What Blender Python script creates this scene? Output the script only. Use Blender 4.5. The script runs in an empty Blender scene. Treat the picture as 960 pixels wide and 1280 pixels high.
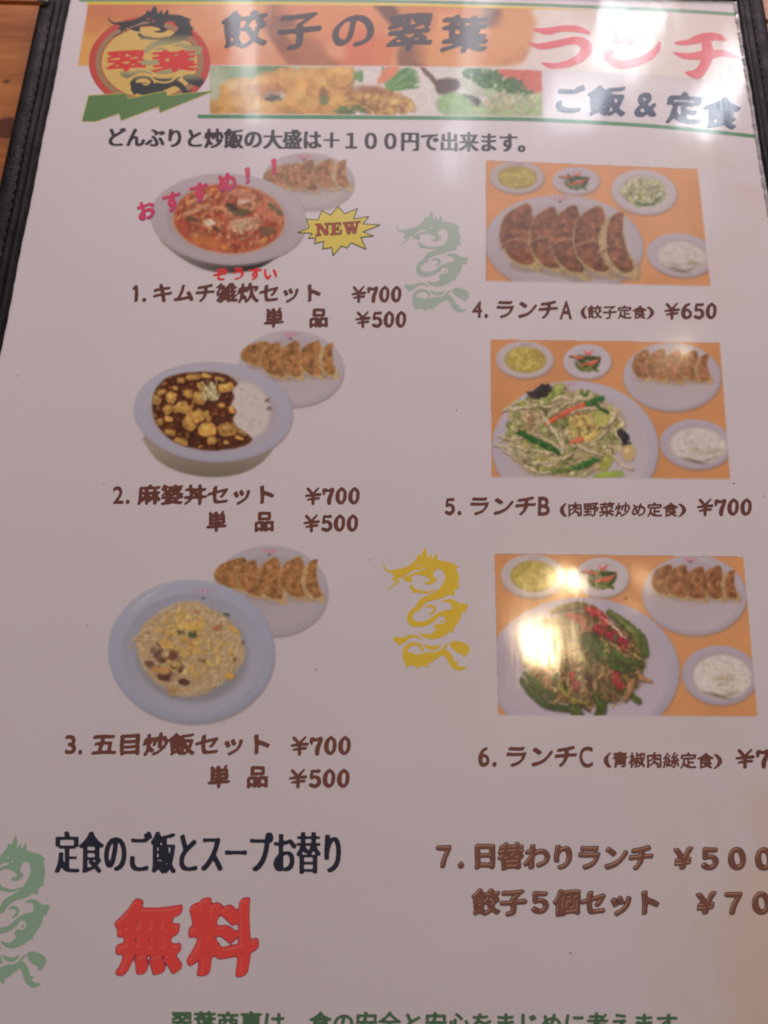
import bpy, math, random
import numpy as np
from mathutils import Vector, Matrix

# ------------------------------------------------------------------ camera
scene = bpy.context.scene
COL = scene.collection
FPX = 924.0
U = Vector((80.0, 3240.0, -924.0)).normalized()
R0 = Vector((1.0, -0.0247, 0.0)); Rv = (R0 - U * R0.dot(U)).normalized()
Nv = Rv.cross(U)
ZS = 0.0045                       # height of the printed sheet above the table
CAMH = 0.177
cam = bpy.data.cameras.new('camera'); cam_o = bpy.data.objects.new('camera', cam); COL.objects.link(cam_o)
cam.sensor_fit = 'VERTICAL'; cam.sensor_height = 24.0; cam.lens = FPX / 1280.0 * 24.0
cam.clip_start = 0.005; cam.clip_end = 60
cam_o.matrix_world = Matrix(((*Rv, 0), (*U, 0), (*Nv, ZS + CAMH), (0, 0, 0, 1)))
cam.dof.use_dof = True; cam.dof.focus_distance = 0.178; cam.dof.aperture_fstop = 9.0
scene.camera = cam_o
scene.cycles.use_denoising = True
scene.cycles.filter_width = 1.9
scene.render.film_transparent = False

# ------------------------------------------------------------------ world, exposure
w = bpy.data.worlds.new('World'); scene.world = w; w.use_nodes = True
bg = w.node_tree.nodes['Background']; bg.inputs[0].default_value = (0.50, 0.39, 0.40, 1); bg.inputs[1].default_value = 0.06
scene.view_settings.view_transform = 'Standard'; scene.view_settings.look = 'None'
scene.view_settings.exposure = 0; scene.view_settings.gamma = 1

def PX(px, py, z=ZS):
    """photo pixel -> point on the plane at height z (works on arrays)"""
    px = np.asarray(px, float); py = np.asarray(py, float)
    X = px - 480.0; Y = 640.0 - py
    wx = Rv[0]*X + Rv[1]*Y - Rv[2]*FPX
    wy = U[0]*X + U[1]*Y - U[2]*FPX
    wz = Nv[0]*X + Nv[1]*Y - Nv[2]*FPX
    t = (ZS + CAMH - z) / -wz
    return wx*t, wy*t

def area(name, loc, target, sx, sy, power, color, shape='RECTANGLE'):
    l = bpy.data.lights.new(name, 'AREA'); l.shape = shape; l.size = sx; l.size_y = sy
    l.energy = power; l.color = color
    o = bpy.data.objects.new(name, l); COL.objects.link(o); o.location = loc
    o.rotation_euler = (Vector(target) - Vector(loc)).to_track_quat('-Z', 'Y').to_euler()
    return o

def mirror(px, py, H):
    """where a lamp hangs at height H above the sheet to be mirrored at this photo pixel"""
    x, y = PX(px, py); k = H / CAMH
    return (float(x)*(1+k), float(y)*(1+k), ZS + H)

CEN = tuple(float(v) for v in PX(480, 600)) + (ZS,)
# soft room light from the far side of the table
area('room_light', (0.08, 1.06, 0.43), (0.02, 0.10, 0), 0.9, 0.22, 13.2, (1.0, 0.768, 0.83))
area('fill_light', (-1.55, 0.5, 1.25), CEN, .9, 0.7, .4, (1.0, 0.76, 0.78))  # weak unseen fill added at the left, kept out of the sheet's reflections
# tall window panes, cool daylight, mirrored near the top of the sheet
for (px, py, ww, hh, pw) in ((600, 170, .85, .36, .78), (775, 50, .14, .09, .62), (905, 110, .07, .14, .42), (712, 124, .09, .07, .22), (592, 40, .05, .50, .34), (292, 10, .05, .40, .42)):
    area('window_pane', mirror(px, py, 0.9), PX(px, py) + (ZS,), ww, hh, pw, (0.86, 0.95, 1.0))
# warm pendant bulbs, mirrored in the film over the lowest right photograph
for (px, py, s, pw) in ((676, 806, .070, 1.25), (700, 735, .042, .45), (655, 446, .0, 0), (828, 443, .035, .10), (822, 722, .035, .05), (800, 757, .02, .02)):
    if pw: area('pendant_lamp', mirror(px, py, 1.3), PX(px, py) + (ZS,), s, s*.55, pw, (1.0, 0.72, 0.40), 'ELLIPSE')

# ------------------------------------------------------------------ helpers
def lin(c):
    c = np.asarray(c, float) / 255.0
    return np.where(c <= 0.04045, c / 12.92, ((c + 0.055) / 1.055) ** 2.4)
PAPER = np.array((0.76, 0.745, 0.755))
def ink(c, ref=(178, 160, 162)):
    """printed colour seen beside paper of colour ref -> reflectance"""
    return np.clip(lin(c) / lin(refadj(ref)) * PAPER, 0.004, 0.92)
def refadj(ref): return np.array(ref, float)*(.99, .98, .96)

def empty(name, label, cat, loc=(0, 0, 0)):
    o = bpy.data.objects.new(name, None); COL.objects.link(o); o.location = loc
    o['label'] = label; o['category'] = cat; o.empty_display_size = 0.02
    return o

def mesh_obj(name, verts, faces, mat, parent=None, smooth=False, label=None, cols=None, kind=None):
    me = bpy.data.meshes.new(name)
    me.from_pydata([tuple(v) for v in verts], [], [tuple(f) for f in faces]); me.update()
    o = bpy.data.objects.new(name, me); COL.objects.link(o)
    me.materials.append(mat)
    if smooth: me.polygons.foreach_set('use_smooth', [True]*len(me.polygons))
    if cols is not None: set_cols(me, cols)
    if parent: o.parent = parent
    if label: o['label'] = label
    if kind: o['kind'] = kind
    return o

def set_cols(me, cols):
    a = me.color_attributes.new('Col', 'FLOAT_COLOR', 'POINT')
    c = np.ones((len(me.vertices), 4), np.float32); c[:, :3] = cols
    a.data.foreach_set('color', c.ravel())

def fast_mesh(name, V, loops, starts, totals, cols, mat, parent, label=None):
    me = bpy.data.meshes.new(name)
    me.vertices.add(len(V)); me.vertices.foreach_set('co', np.asarray(V, np.float32).ravel())
    me.loops.add(len(loops)); me.loops.foreach_set('vertex_index', np.asarray(loops, np.int32))
    me.polygons.add(len(starts)); me.polygons.foreach_set('loop_start', np.asarray(starts, np.int32))
    me.update(calc_edges=True)
    set_cols(me, cols)
    me.materials.append(mat)
    o = bpy.data.objects.new(name, me); COL.objects.link(o); o.parent = parent
    if label: o['label'] = label
    return o

# ------------------------------------------------------------------ materials
class NT:
    def __init__(s, name):
        s.m = bpy.data.materials.new(name); s.m.use_nodes = True; s.t = s.m.node_tree
        s.b = s.t.nodes['Principled BSDF']
    def n(s, typ, **kw):
        nd = s.t.nodes.new(typ)
        for k, v in kw.items():
            if k == 'ins':
                for i, val in v.items(): nd.inputs[i].default_value = val
            else: setattr(nd, k, v)
        return nd
    def l(s, a, b): s.t.links.new(a, b)
    def math(s, op, a, b=None, clamp=False):
        nd = s.t.nodes.new('ShaderNodeMath'); nd.operation = op; nd.use_clamp = clamp
        for i, v in enumerate((a, b)):
            if v is None: continue
            if isinstance(v, (int, float)): nd.inputs[i].default_value = v
            else: s.l(v, nd.inputs[i])
        return nd.outputs[0]
    def mix(s, f, a, b, mode='MIX'):
        nd = s.t.nodes.new('ShaderNodeMix'); nd.data_type = 'RGBA'; nd.blend_type = mode
        for i, v in ((0, f), (6, a), (7, b)):
            if isinstance(v, (int, float)): nd.inputs[i].default_value = v
            elif isinstance(v, tuple): nd.inputs[i].default_value = (*v, 1) if len(v) == 3 else v
            else: s.l(v, nd.inputs[i])
        return nd.outputs[2]
    def noise(s, vec, scale, detail=2, rough=.5, dist=0):
        nd = s.n('ShaderNodeTexNoise'); nd.inputs['Scale'].default_value = scale
        nd.inputs['Detail'].default_value = detail; nd.inputs['Roughness'].default_value = rough
        nd.inputs['Distortion'].default_value = dist
        if vec is not None: s.l(vec, nd.inputs['Vector'])
        return nd.outputs['Fac']
    def mapped(s, vec, scale=(1, 1, 1), rot=0, loc=(0, 0, 0)):
        nd = s.n('ShaderNodeMapping'); nd.inputs['Scale'].default_value = scale
        nd.inputs['Rotation'].default_value = (0, 0, rot); nd.inputs['Location'].default_value = loc
        s.l(vec, nd.inputs['Vector']); return nd.outputs[0]
    def ramp(s, f, a, b, lo=0., hi=1.):
        nd = s.n('ShaderNodeMapRange'); nd.inputs[1].default_value = a; nd.inputs[2].default_value = b
        nd.inputs[3].default_value = lo; nd.inputs[4].default_value = hi; s.l(f, nd.inputs[0]); return nd.outputs[0]

def film_coat(t):
    """the clear wavy scratched film laid over everything printed"""
    pos = t.n('ShaderNodeNewGeometry').outputs['Position']
    # waves of the laminate, mm high
    a = t.noise(t.mapped(pos, (1, .55, 1), .15), 22, 1)
    b = t.noise(t.mapped(pos, (1, .22, 1), -.12, (3, 1, 0)), 70, 2)
    c = t.noise(t.mapped(pos, (1, 1, 1), 0, (5, 7, 0)), 420, 3)
    # fine scratches: thin crossing lines
    scr = None
    for k, (rot, sc) in enumerate(((.3, 900), (1.25, 1100), (2.2, 800), (-.6, 1300))):
        v = t.mapped(pos, (1, .035, 1), rot, (k*2.3, k, 0))
        n = t.noise(v, sc, 0, .5, .15)
        line = t.math('SUBTRACT', 1, t.math('MULTIPLY', t.math('ABSOLUTE', t.math('SUBTRACT', n, .5)), 28), True)
        keep = t.ramp(t.noise(t.mapped(pos, (1, 1, 1), 0, (k*9, 2, 0)), 90, 2), .52, .66)
        line = t.math('MULTIPLY', line, keep)
        scr = line if scr is None else t.math('MAXIMUM', scr, line)
    h = t.math('ADD', t.math('MULTIPLY', a, .0007), t.math('MULTIPLY', b, .00010))
    h = t.math('ADD', h, t.math('MULTIPLY', c, .0000035))
    h = t.math('SUBTRACT', h, t.math('MULTIPLY', scr, .0000008))
    bp = t.n('ShaderNodeBump'); bp.inputs['Strength'].default_value = 1; bp.inputs['Distance'].default_value = 1
    t.l(h, bp.inputs['Height'])
    B = t.b
    B.inputs['Coat Weight'].default_value = 1; B.inputs['Coat IOR'].default_value = 1.5
    wear = t.ramp(t.noise(pos, 55, 4, .6), .35, .7, .06, .13)
    t.l(t.math('ADD', wear, t.math('MULTIPLY', scr, .08)), B.inputs['Coat Roughness'])
    t.l(bp.outputs[0], B.inputs['Coat Normal'])
    B.inputs['Roughness'].default_value = .42; B.inputs['Specular IOR Level'].default_value = .16
    t.l(bp.outputs[0], B.inputs['Normal'])
    return pos, scr

def paper_material():
    t = NT('laminated_paper'); pos, scr = film_coat(t)
    base = tuple(PAPER)
    g = t.noise(pos, 900, 3, .6)
    col = t.mix(t.ramp(g, .3, .7, 0, .05), base, tuple(PAPER*.8))
    # grease and coffee-coloured water stains toward the lower right corner and the upper right edge
    sep = t.n('ShaderNodeSeparateXYZ'); t.l(pos, sep.inputs[0])
    xs = t.ramp(sep.outputs[0], .055, .088); ys = t.ramp(sep.outputs[1], .02, -.07)
    st = t.ramp(t.math('ADD', t.noise(pos, 26, 3, .55, .6), t.math('MULTIPLY', t.math('MULTIPLY', xs, ys), .30)), .58, .66)
    st = t.math('MULTIPLY', st, t.math('MULTIPLY', xs, ys), True)
    col = t.mix(t.math('MULTIPLY', st, .85), col, (.74, .58, .36))
    ys2 = t.ramp(sep.outputs[1], .10, .14); st2 = t.ramp(t.noise(pos, 38, 3, .5, .4), .45, .7)
    col = t.mix(t.math('MULTIPLY', t.math('MULTIPLY', st2, xs), t.math('MULTIPLY', ys2, .5), True), col, (.74, .60, .46))
    bl = t.ramp(t.noise(t.mapped(pos, (1, 1, 1), 0, (4, 4, 4)), 18, 4, .6), .3, .75, 0, .10)
    col = t.mix(bl, col, (.66, .60, .60))
    t.l(col, t.b.inputs['Base Color']); return t.m

def print_material():
    t = NT('printed_ink_under_film'); pos, scr = film_coat(t)
    a = t.n('ShaderNodeAttribute', attribute_name='Col')
    g = t.noise(pos, 1500, 2, .7)
    f = t.ramp(g, .25, .75, .965, 1.035)
    vm = t.n('ShaderNodeVectorMath', operation='SCALE'); t.l(a.outputs['Color'], vm.inputs[0]); t.l(f, vm.inputs['Scale'])
    t.l(vm.outputs[0], t.b.inputs['Base Color']); return t.m

def leather_material(name, col, rough=.42):
    t = NT(name); pos = t.n('ShaderNodeNewGeometry').outputs['Position']
    v = t.n('ShaderNodeTexVoronoi', feature='DISTANCE_TO_EDGE'); v.inputs['Scale'].default_value = 1300; t.l(pos, v.inputs['Vector'])
    n = t.noise(pos, 380, 4, .6)
    h = t.math('ADD', t.math('MULTIPLY', t.ramp(v.outputs[0], 0, .25), .00006), t.math('MULTIPLY', n, .00012))
    bp = t.n('ShaderNodeBump'); bp.inputs['Distance'].default_value = 1; t.l(h, bp.inputs['Height']); t.l(bp.outputs[0], t.b.inputs['Normal']); t.b.inputs['Specular IOR Level'].default_value = .14
    c = t.mix(t.ramp(t.noise(pos, 120, 4, .65), .45, .8), col, tuple(x*2.2 + .004 for x in col))
    t.l(c, t.b.inputs['Base Color']); t.l(t.ramp(t.noise(pos, 200, 3), .3, .7, rough-.08, rough+.15), t.b.inputs['Roughness'])
    return t.m

def wood_material():
    t = NT('varnished_pine'); pos = t.n('ShaderNodeNewGeometry').outputs['Position']
    kx1, ky1 = (float(v) for v in PX(9, 160, 0)); kx2, ky2 = (float(v) for v in PX(8, 102, 0))
    sep = t.n('ShaderNodeSeparateXYZ'); t.l(pos, sep.inputs[0])
    def dist(kx, ky, sx, sy):
        dx = t.math('MULTIPLY', t.math('SUBTRACT', sep.outputs[0], kx), 1/sx); dy = t.math('MULTIPLY', t.math('SUBTRACT', sep.outputs[1], ky), 1/sy)
        return t.math('SQRT', t.math('ADD', t.math('MULTIPLY', dx, dx), t.math('MULTIPLY', dy, dy)))
    d1 = dist(kx1, ky1, .0042, .0040); d2 = dist(kx2, ky2, .0013, .0008)
    warp = t.math('ADD', t.math('MULTIPLY', t.math('EXPONENT', t.math('MULTIPLY', d1, -.6)), .010), t.math('MULTIPLY', t.math('EXPONENT', t.math('MULTIPLY', d2, -.6)), .003))
    yy = t.math('ADD', sep.outputs[1], warp)
    cb = t.n('ShaderNodeCombineXYZ'); t.l(t.math('MULTIPLY', sep.outputs[0], .09), cb.inputs[0]); t.l(yy, cb.inputs[1])
    g1 = t.noise(cb.outputs[0], 160, 3, .6, .3); g2 = t.noise(cb.outputs[0], 900, 3, .7)
    c = t.mix(t.ramp(g1, .35, .65), (.50, .195, .050), (.33, .11, .026))
    c = t.mix(t.ramp(g2, .45, .75, 0, .5), c, (.18, .055, .014))
    c = t.mix(t.ramp(d1, 1.15, .85, 0, .9), c, (.075, .020, .010))
    c = t.mix(t.ramp(d2, 1.2, .5, 0, .85), c, (.06, .018, .008))
    t.l(c, t.b.inputs['Base Color']); t.b.inputs['Roughness'].default_value = .38
    bp = t.n('ShaderNodeBump'); bp.inputs['Distance'].default_value = .0002; bp.inputs['Strength'].default_value = .4
    t.l(g2, bp.inputs['Height']); t.l(bp.outputs[0], t.b.inputs['Normal'])
    return t.m

M_PAPER = paper_material(); M_PRINT = print_material()
M_LEATHER = leather_material('black_leatherette', (.007, .007, .009), .5); M_WOOD = wood_material()
M_THREAD = leather_material('black_thread', (.02, .021, .026), .6)
def plain(name, col, rough, metal=0):
    t = NT(name); pos = t.n('ShaderNodeNewGeometry').outputs['Position']
    c = t.mix(t.noise(pos, 300, 3), col, tuple(x*.8 for x in col)); t.l(c, t.b.inputs['Base Color'])
    t.b.inputs['Roughness'].default_value = rough; t.b.inputs['Metallic'].default_value = metal; return t.m
M_METAL = plain('brushed_metal', (.60, .60, .62), .35, .7)
M_FILM = plain('film_edge_glints', (.55, .55, .56), .25)  # opaque pale grey stands in for white glints along the film edge
def gap_material():
    return plain('dark_board', (.03, .02, .015), .8)
M_DARK = gap_material()

# ------------------------------------------------------------------ table
table = empty('table', 'varnished orange-brown knotty pine table that the menu lies on', 'table')
def box(name, x0, x1, y0, y1, z0, z1, mat, parent, bev=.0006):
    b = bev
    V = []
    for (dz, i) in ((0, 0), (z1-z0-b, 0), (z1-z0, b)):
        V += [(x0+i, y0+i, z0+dz), (x1-i, y0+i, z0+dz), (x1-i, y1-i, z0+dz), (x0+i, y1-i, z0+dz)]
    F = [(3, 2, 1, 0), (8, 9, 10, 11)]
    for k in (0, 4):
        for j in range(4): F.append((k+j, k+(j+1) % 4, k+4+(j+1) % 4, k+4+j))
    return mesh_obj(name, V, F, mat, parent)
ty = float(PX(40, 4, 0)[1])
edges_y = [ty-.36, ty-.24, ty-.12, ty, ty+.12, ty+.24]
for i in range(len(edges_y)-1):
    box('plank', -.45, .45, edges_y[i]+.0003, edges_y[i+1]-.0003, -.02, 0, M_WOOD, table)
box('under_board', -.45, .45, edges_y[0], edges_y[-1], -.035, -.0205, M_DARK, table)

# ------------------------------------------------------------------ menu: cover
menu = empty('menu', 'restaurant lunch menu sheet with food photos and Japanese text in a black stitched cover', 'menu')
def at(px, py, z=ZS): x, y = PX(px, py, z); return Vector((float(x), float(y)))
ZC = ZS + .0012
Lo = at(46.9, 7, ZC), at(0, 218, ZC); Li = at(85.5, 0, ZC), at(25.8, 300, ZC)
Ro = at(956, 0, ZC), at(993, 215, ZC); Ri = at(921, 0, ZC), at(960, 238, ZC)
def lineat(p, y): a, b = p; k = (y-a.y)/(b.y-a.y); return a.x + (b.x-a.x)*k
yT = at(480, -14, ZC).y; yB = at(480, 1330, ZC).y
def sweep(name, line_out, line_in, n, mat, prof, side):
    """leather border strip between two edge lines, prof = [(fraction across, height)]"""
    V, F = [], []
    for j in range(n+1):
        y = yT + .010 + (yB - .010 - yT - .010) * j / n
        xo, xi = lineat(line_out, y), lineat(line_in, y)
        wob = .00006*math.sin(j*1.7+side) + .00010*math.sin(j*.31)
        for (f, h) in prof:
            V.append((xo + (xi-xo)*f + wob*f, y, h + .00002*math.sin(j*.9 + f*7)))
    m = len(prof)
    for j in range(n):
        for k in range(m-1):
            q = (j*m+k, j*m+k+1, (j+1)*m+k+1, (j+1)*m+k)
            F.append(q if side < 0 else q[::-1])
    return mesh_obj(name, V, F, mat, menu, True)
prof = [(0, .0), (0, .0035), (.03, .0052), (.10, .0060), (.22, .0063), (.36, .0062), (.48, .0059), (.525, .0052), (.57, .0059), (.68, .0062), (.745, .0054), (.79, .0060), (.87, .0063), (.95, .0060), (1.0, .0048), (1.0, .0)]
print('edges', Lo, Li, Ro, Ri, yT, yB)
sweep('leather_border', Lo, Li, 160, M_LEATHER, prof, 1)['label'] = 'left border of black leatherette'
sweep('leather_border', Ro, Ri, 160, M_LEATHER, prof, -1)['label'] = 'right border of black leatherette'
# top and bottom borders, just beyond the picture
def hstrip(y0, y1):
    V, F = [], []
    n = 60; x0 = lineat(Lo, (y0+y1)/2); x1 = lineat(Ro, (y0+y1)/2)
    for j in range(n+1):
        x = x0 + (x1-x0)*j/n
        for (f, h) in prof: V.append((x, y0+(y1-y0)*f, h-.00015))
    m = len(prof)
    for j in range(n):
        for k in range(m-1): F.append((j*m+k, (j+1)*m+k, (j+1)*m+k+1, j*m+k+1))
    mesh_obj('leather_border', V, F, M_LEATHER, menu, True)
hstrip(yT+.012, yT+.001); hstrip(yB-.012, yB-.001)
# back board
x0, x1 = lineat(Lo, yB)+.001, lineat(Ro, yT)-.001
V = [(lineat(Lo, yT)+.001, yT+.008, 0.0008), (lineat(Ro, yT)-.001, yT+.008, .0008), (lineat(Ro, yB)-.001, yB-.008, .0008), (lineat(Lo, yB)+.001, yB-.008, .0008)]
V += [(x, y, ZS-.0009) for (x, y, z) in V]
mesh_obj('back_board', V, [(0, 1, 2, 3), (7, 6, 5, 4), (0, 4, 5, 1), (1, 5, 6, 2), (2, 6, 7, 3), (3, 7, 4, 0)], M_LEATHER, menu)
# stitching: small capsules in the two grooves
def stitching(lo, li, f, label):
    V, F = [], []
    y = yT - .001
    while y > yB:
        ya, yb = y, y - .0022
        for (yy, r) in ((ya, .00008), (ya-.0004, .00024), (yb+.0004, .00024), (yb, .00008)):
            xc = lineat(lo, yy) + (lineat(li, yy)-lineat(lo, yy))*f
            for k in range(6):
                a = k*math.pi/3; V.append((xc + r*math.cos(a), yy, .0056 + r*math.sin(a)))
        b = len(V)-24
        for s in range(3):
            for k in range(6): F.append((b+s*6+k, b+s*6+(k+1) % 6, b+s*6+6+(k+1) % 6, b+s*6+6+k))
        y -= .0031
    mesh_obj('stitching', V, F, M_THREAD, menu, True, label, kind='stuff')
stitching(Lo, Li, .525, 'row of black thread stitches on the left border'); stitching(Ro, Ri, .525, 'row of black thread stitches on the right border')
# metal corner cap with a round lobe at the top left corner
c = at(55.5, -4, ZC+.001); V, F = [], []
for j, (r, h) in enumerate(((.0026, .0050), (.0026, .0068), (.0022, .0072), (.0012, .00735))):
    for k in range(32):
        a = k*2*math.pi/32; V.append((c.x + r*math.cos(a)*.85, c.y + r*math.sin(a), h))
for j in range(3):
    for k in range(32): F.append((j*32+k, j*32+(k+1) % 32, j*32+32+(k+1) % 32, j*32+32+k))
F.append(tuple(96+k for k in range(32)))
mesh_obj('corner_rivet', V, F, M_METAL, menu, True, 'pale grey round metal rivet on the top left of the border')

# paper sheet, tucked under both borders, and the film's torn edge on the right
nx, ny = 24, 34; V, F = [], []
xl = [lineat(Li, yT + (yB-yT)*j/ny) - .0010 for j in range(ny+1)]; xr = [lineat(Ri, yT + (yB-yT)*j/ny) + .0010 for j in range(ny+1)]
for j in range(ny+1):
    for i in range(nx+1): V.append((xl[j] + (xr[j]-xl[j])*i/nx, yT+(yB-yT)*j/ny, ZS))
for j in range(ny):
    for i in range(nx): a = j*(nx+1)+i; F.append((a, a+nx+1, a+nx+2, a+1))
sheet = mesh_obj('paper_sheet', V, F, M_PAPER, menu, True, 'white laminated paper sheet with brownish stains')
rnd = random.Random(5); V, F = [], []
n = 150
for j in range(n+1):
    y = yT - .001 + (at(955, 300).y - yT)*j/n; xi = lineat(Ri, y) + .0001
    wd = .0004 + .0005*abs(math.sin(j*.37))*rnd.random() + .0002*rnd.random()
    V += [(xi+.0004, y, ZS+.0006), (xi-wd*.4, y, ZS+.0005+.0002*rnd.random()), (xi-wd, y, ZS+.00012)]
for j in range(n):
    for k in (0, 1): F.append((j*3+k, j*3+k+1, j*3+4+k, j*3+3+k))
mesh_obj('film_edge', V, F, M_FILM, menu, True, 'film edge along the right border, glints put into its pale grey')

# ------------------------------------------------------------------ raster engine for glyphs and print
def blur(a, s):
    if s <= 0: return a
    r = int(math.ceil(s*2.5)); k = np.exp(-.5*(np.arange(-r, r+1)/s)**2); k /= k.sum()
    p = np.pad(a, [(r, r), (r, r)] + [(0, 0)]*(a.ndim-2), mode='edge')
    o = sum(k[i]*p[i:i+a.shape[0]] for i in range(2*r+1))
    return sum(k[i]*o[:, i:i+a.shape[1]] for i in range(2*r+1))
def shift(a, dx, dy):
    o = np.zeros_like(a); H, W = a.shape
    o[max(0, dy):H+min(0, dy), max(0, dx):W+min(0, dx)] = a[max(0, -dy):H+min(0, -dy), max(0, -dx):W+min(0, -dx)]
    return o
def nib(rx, ry, ang):
    out = []; R = int(math.ceil(max(rx, ry))); ca, sa = math.cos(ang), math.sin(ang)
    for dy in range(-R, R+1):
        for dx in range(-R, R+1):
            u = (dx*ca+dy*sa)/max(rx, .3); v = (-dx*sa+dy*ca)/max(ry, .3)
            if u*u+v*v <= 1.0: out.append((dx, dy))
    return out
def dilate(a, nb):
    o = a
    for dx, dy in nb:
        if dx or dy: o = np.maximum(o, shift(a, dx, dy))
    return o
def erode(a, nb): return 1-dilate(1-a, nb)

NG = 160; PADG = 24; EM = NG-2*PADG        # em box inside raster, row 0 = bottom
_raw = {}
BRUSH = {
 '0': (.56, [[(.52, .97, .07), (.25, .78, .09), (.16, .5, .115), (.22, .2, .10), (.5, .04, .075), (.76, .2, .075), (.83, .5, .085), (.77, .8, .075), (.52, .96, .06)]]),
 '7': (.56, [[(.10, .60, .05), (.13, .86, .095), (.48, .83, .07), (.86, .91, .095), (.74, .62, .095), (.60, .32, .11), (.58, .04, .10)]]),
 '5': (.58, [[(.80, .93, .09), (.52, .92, .065), (.28, .92, .065)], [(.27, .92, .065), (.22, .54, .075), (.50, .60, .07), (.80, .48, .09), (.84, .24, .10), (.52, .05, .09), (.15, .12, .085)]]),
 '6': (.56, [[(.74, .95, .06), (.38, .80, .085), (.17, .46, .11), (.24, .14, .095), (.52, .04, .08), (.82, .18, .085), (.80, .44, .075), (.5, .57, .06), (.24, .42, .05)]]),
 '1': (.30, [[(.22, .80, .055), (.60, .94, .075), (.62, .5, .085), (.58, .04, .08)]]),
 '¥': (.92, [[(.17, .95, .07), (.34, .78, .065), (.47, .60, .06)], [(.84, .97, .045), (.66, .78, .06), (.50, .60, .06)], [(.05, .50, .04), (.40, .55, .06), (.97, .58, .065)], [(.16, .27, .035), (.50, .33, .055), (.88, .34, .06)], [(.50, .62, .06), (.51, .3, .085), (.50, .03, .085)]]),
}
_fc = bpy.data.curves.new('glyph_source', 'FONT'); _fo = bpy.data.objects.new('glyph_source', _fc); COL.objects.link(_fo)
_fc.resolution_u = 4
def raw_glyph(ch):
    if ch in _raw: return _raw[ch]
    if ch in BRUSH:
        wd, st = BRUSH[ch]; X, Y = np.meshgrid(np.arange(NG)+.5, np.arange(NG)+.5); a = np.zeros((NG, NG))
        for s in st:
            p = catmull(s, 6); q = np.column_stack([(p[:, 0]*wd+(1-wd)/2)*EM+PADG, (p[:, 1]*.84+.05)*EM+PADG, p[:, 2]*np.where(ch in '¥', .95, .84)*EM])
            a = np.maximum(a, np.clip(.5-stroke_dist(q, X, Y), 0, 1))
        _raw[ch] = (a, wd); return _raw[ch]
    _fc.body = ch; dg = bpy.context.evaluated_depsgraph_get(); dg.update()
    ev = _fo.evaluated_get(dg); me = ev.to_mesh()
    me.calc_loop_triangles()
    co = np.array([v.co[:2] for v in me.vertices]); tr = np.array([t.vertices[:] for t in me.loop_triangles])
    a = np.zeros((NG, NG))
    if len(tr):
        if ord(ch) < 256:                    # normalise latin glyphs to fill the box height
            lo, hi = co.min(0), co.max(0)
            if ch in '.,': co = (co-lo)*1.3 + (.06, -.06)
            else:
                s = .86/(hi[1]-lo[1]); co = (co-lo)*(s, s); co[:, 1] -= .08
            wd = co[:, 0].max()
        else: wd = 1.0
        P = np.empty_like(co); P[:, 0] = co[:, 0]*EM+PADG; P[:, 1] = (co[:, 1]+.12)*EM+PADG
        if wd != 1.0: P[:, 0] += (1-wd)*EM/2    # centre narrow glyphs
        for t in tr:
            p = P[t]; x0, y0 = np.floor(p.min(0)).astype(int)-1; x1, y1 = np.ceil(p.max(0)).astype(int)+1
            x0, y0 = max(x0, 0), max(y0, 0)
            xs, ys = np.meshgrid(np.arange(x0, min(x1, NG))+.5, np.arange(y0, min(y1, NG))+.5)
            def e(a_, b_): return (b_[0]-a_[0])*(ys-a_[1])-(b_[1]-a_[1])*(xs-a_[0])
            e0, e1, e2 = e(p[0], p[1]), e(p[1], p[2]), e(p[2], p[0])
            ins = ((e0 >= 0) & (e1 >= 0) & (e2 >= 0)) | ((e0 <= 0) & (e1 <= 0) & (e2 <= 0))
            sub = a[y0:min(y1, NG), x0:min(x1, NG)]; sub[ins] = 1
    else: wd = .5
    ev.to_mesh_clear()
    _raw[ch] = (a, wd); return _raw[ch]

def warp(a, seed, amp, rise=0.0, lean=0.0):
    rs = np.random.RandomState(seed); H, W = a.shape
    ys, xs = np.mgrid[0:H, 0:W].astype(float)
    cx = (xs-W/2)/W; cy = (ys-H/2)/H
    ph = rs.rand(6)*6.28
    dx = amp*(np.sin(cy*9+ph[0])+.6*np.sin(cx*13+cy*7+ph[1])) + lean*cy*W
    dy = amp*(np.sin(cx*8+ph[2])+.6*np.sin(cy*12-cx*6+ph[3])) + rise*cx*W
    xi = np.clip(xs-dx, 0, W-1.001); yi = np.clip(ys-dy, 0, H-1.001)
    x0 = xi.astype(int); y0 = yi.astype(int); fx = xi-x0; fy = yi-y0
    return (a[y0, x0]*(1-fx)*(1-fy)+a[y0, x0+1]*fx*(1-fy)+a[y0+1, x0]*(1-fx)*fy+a[y0+1, x0+1]*fx*fy)

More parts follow.
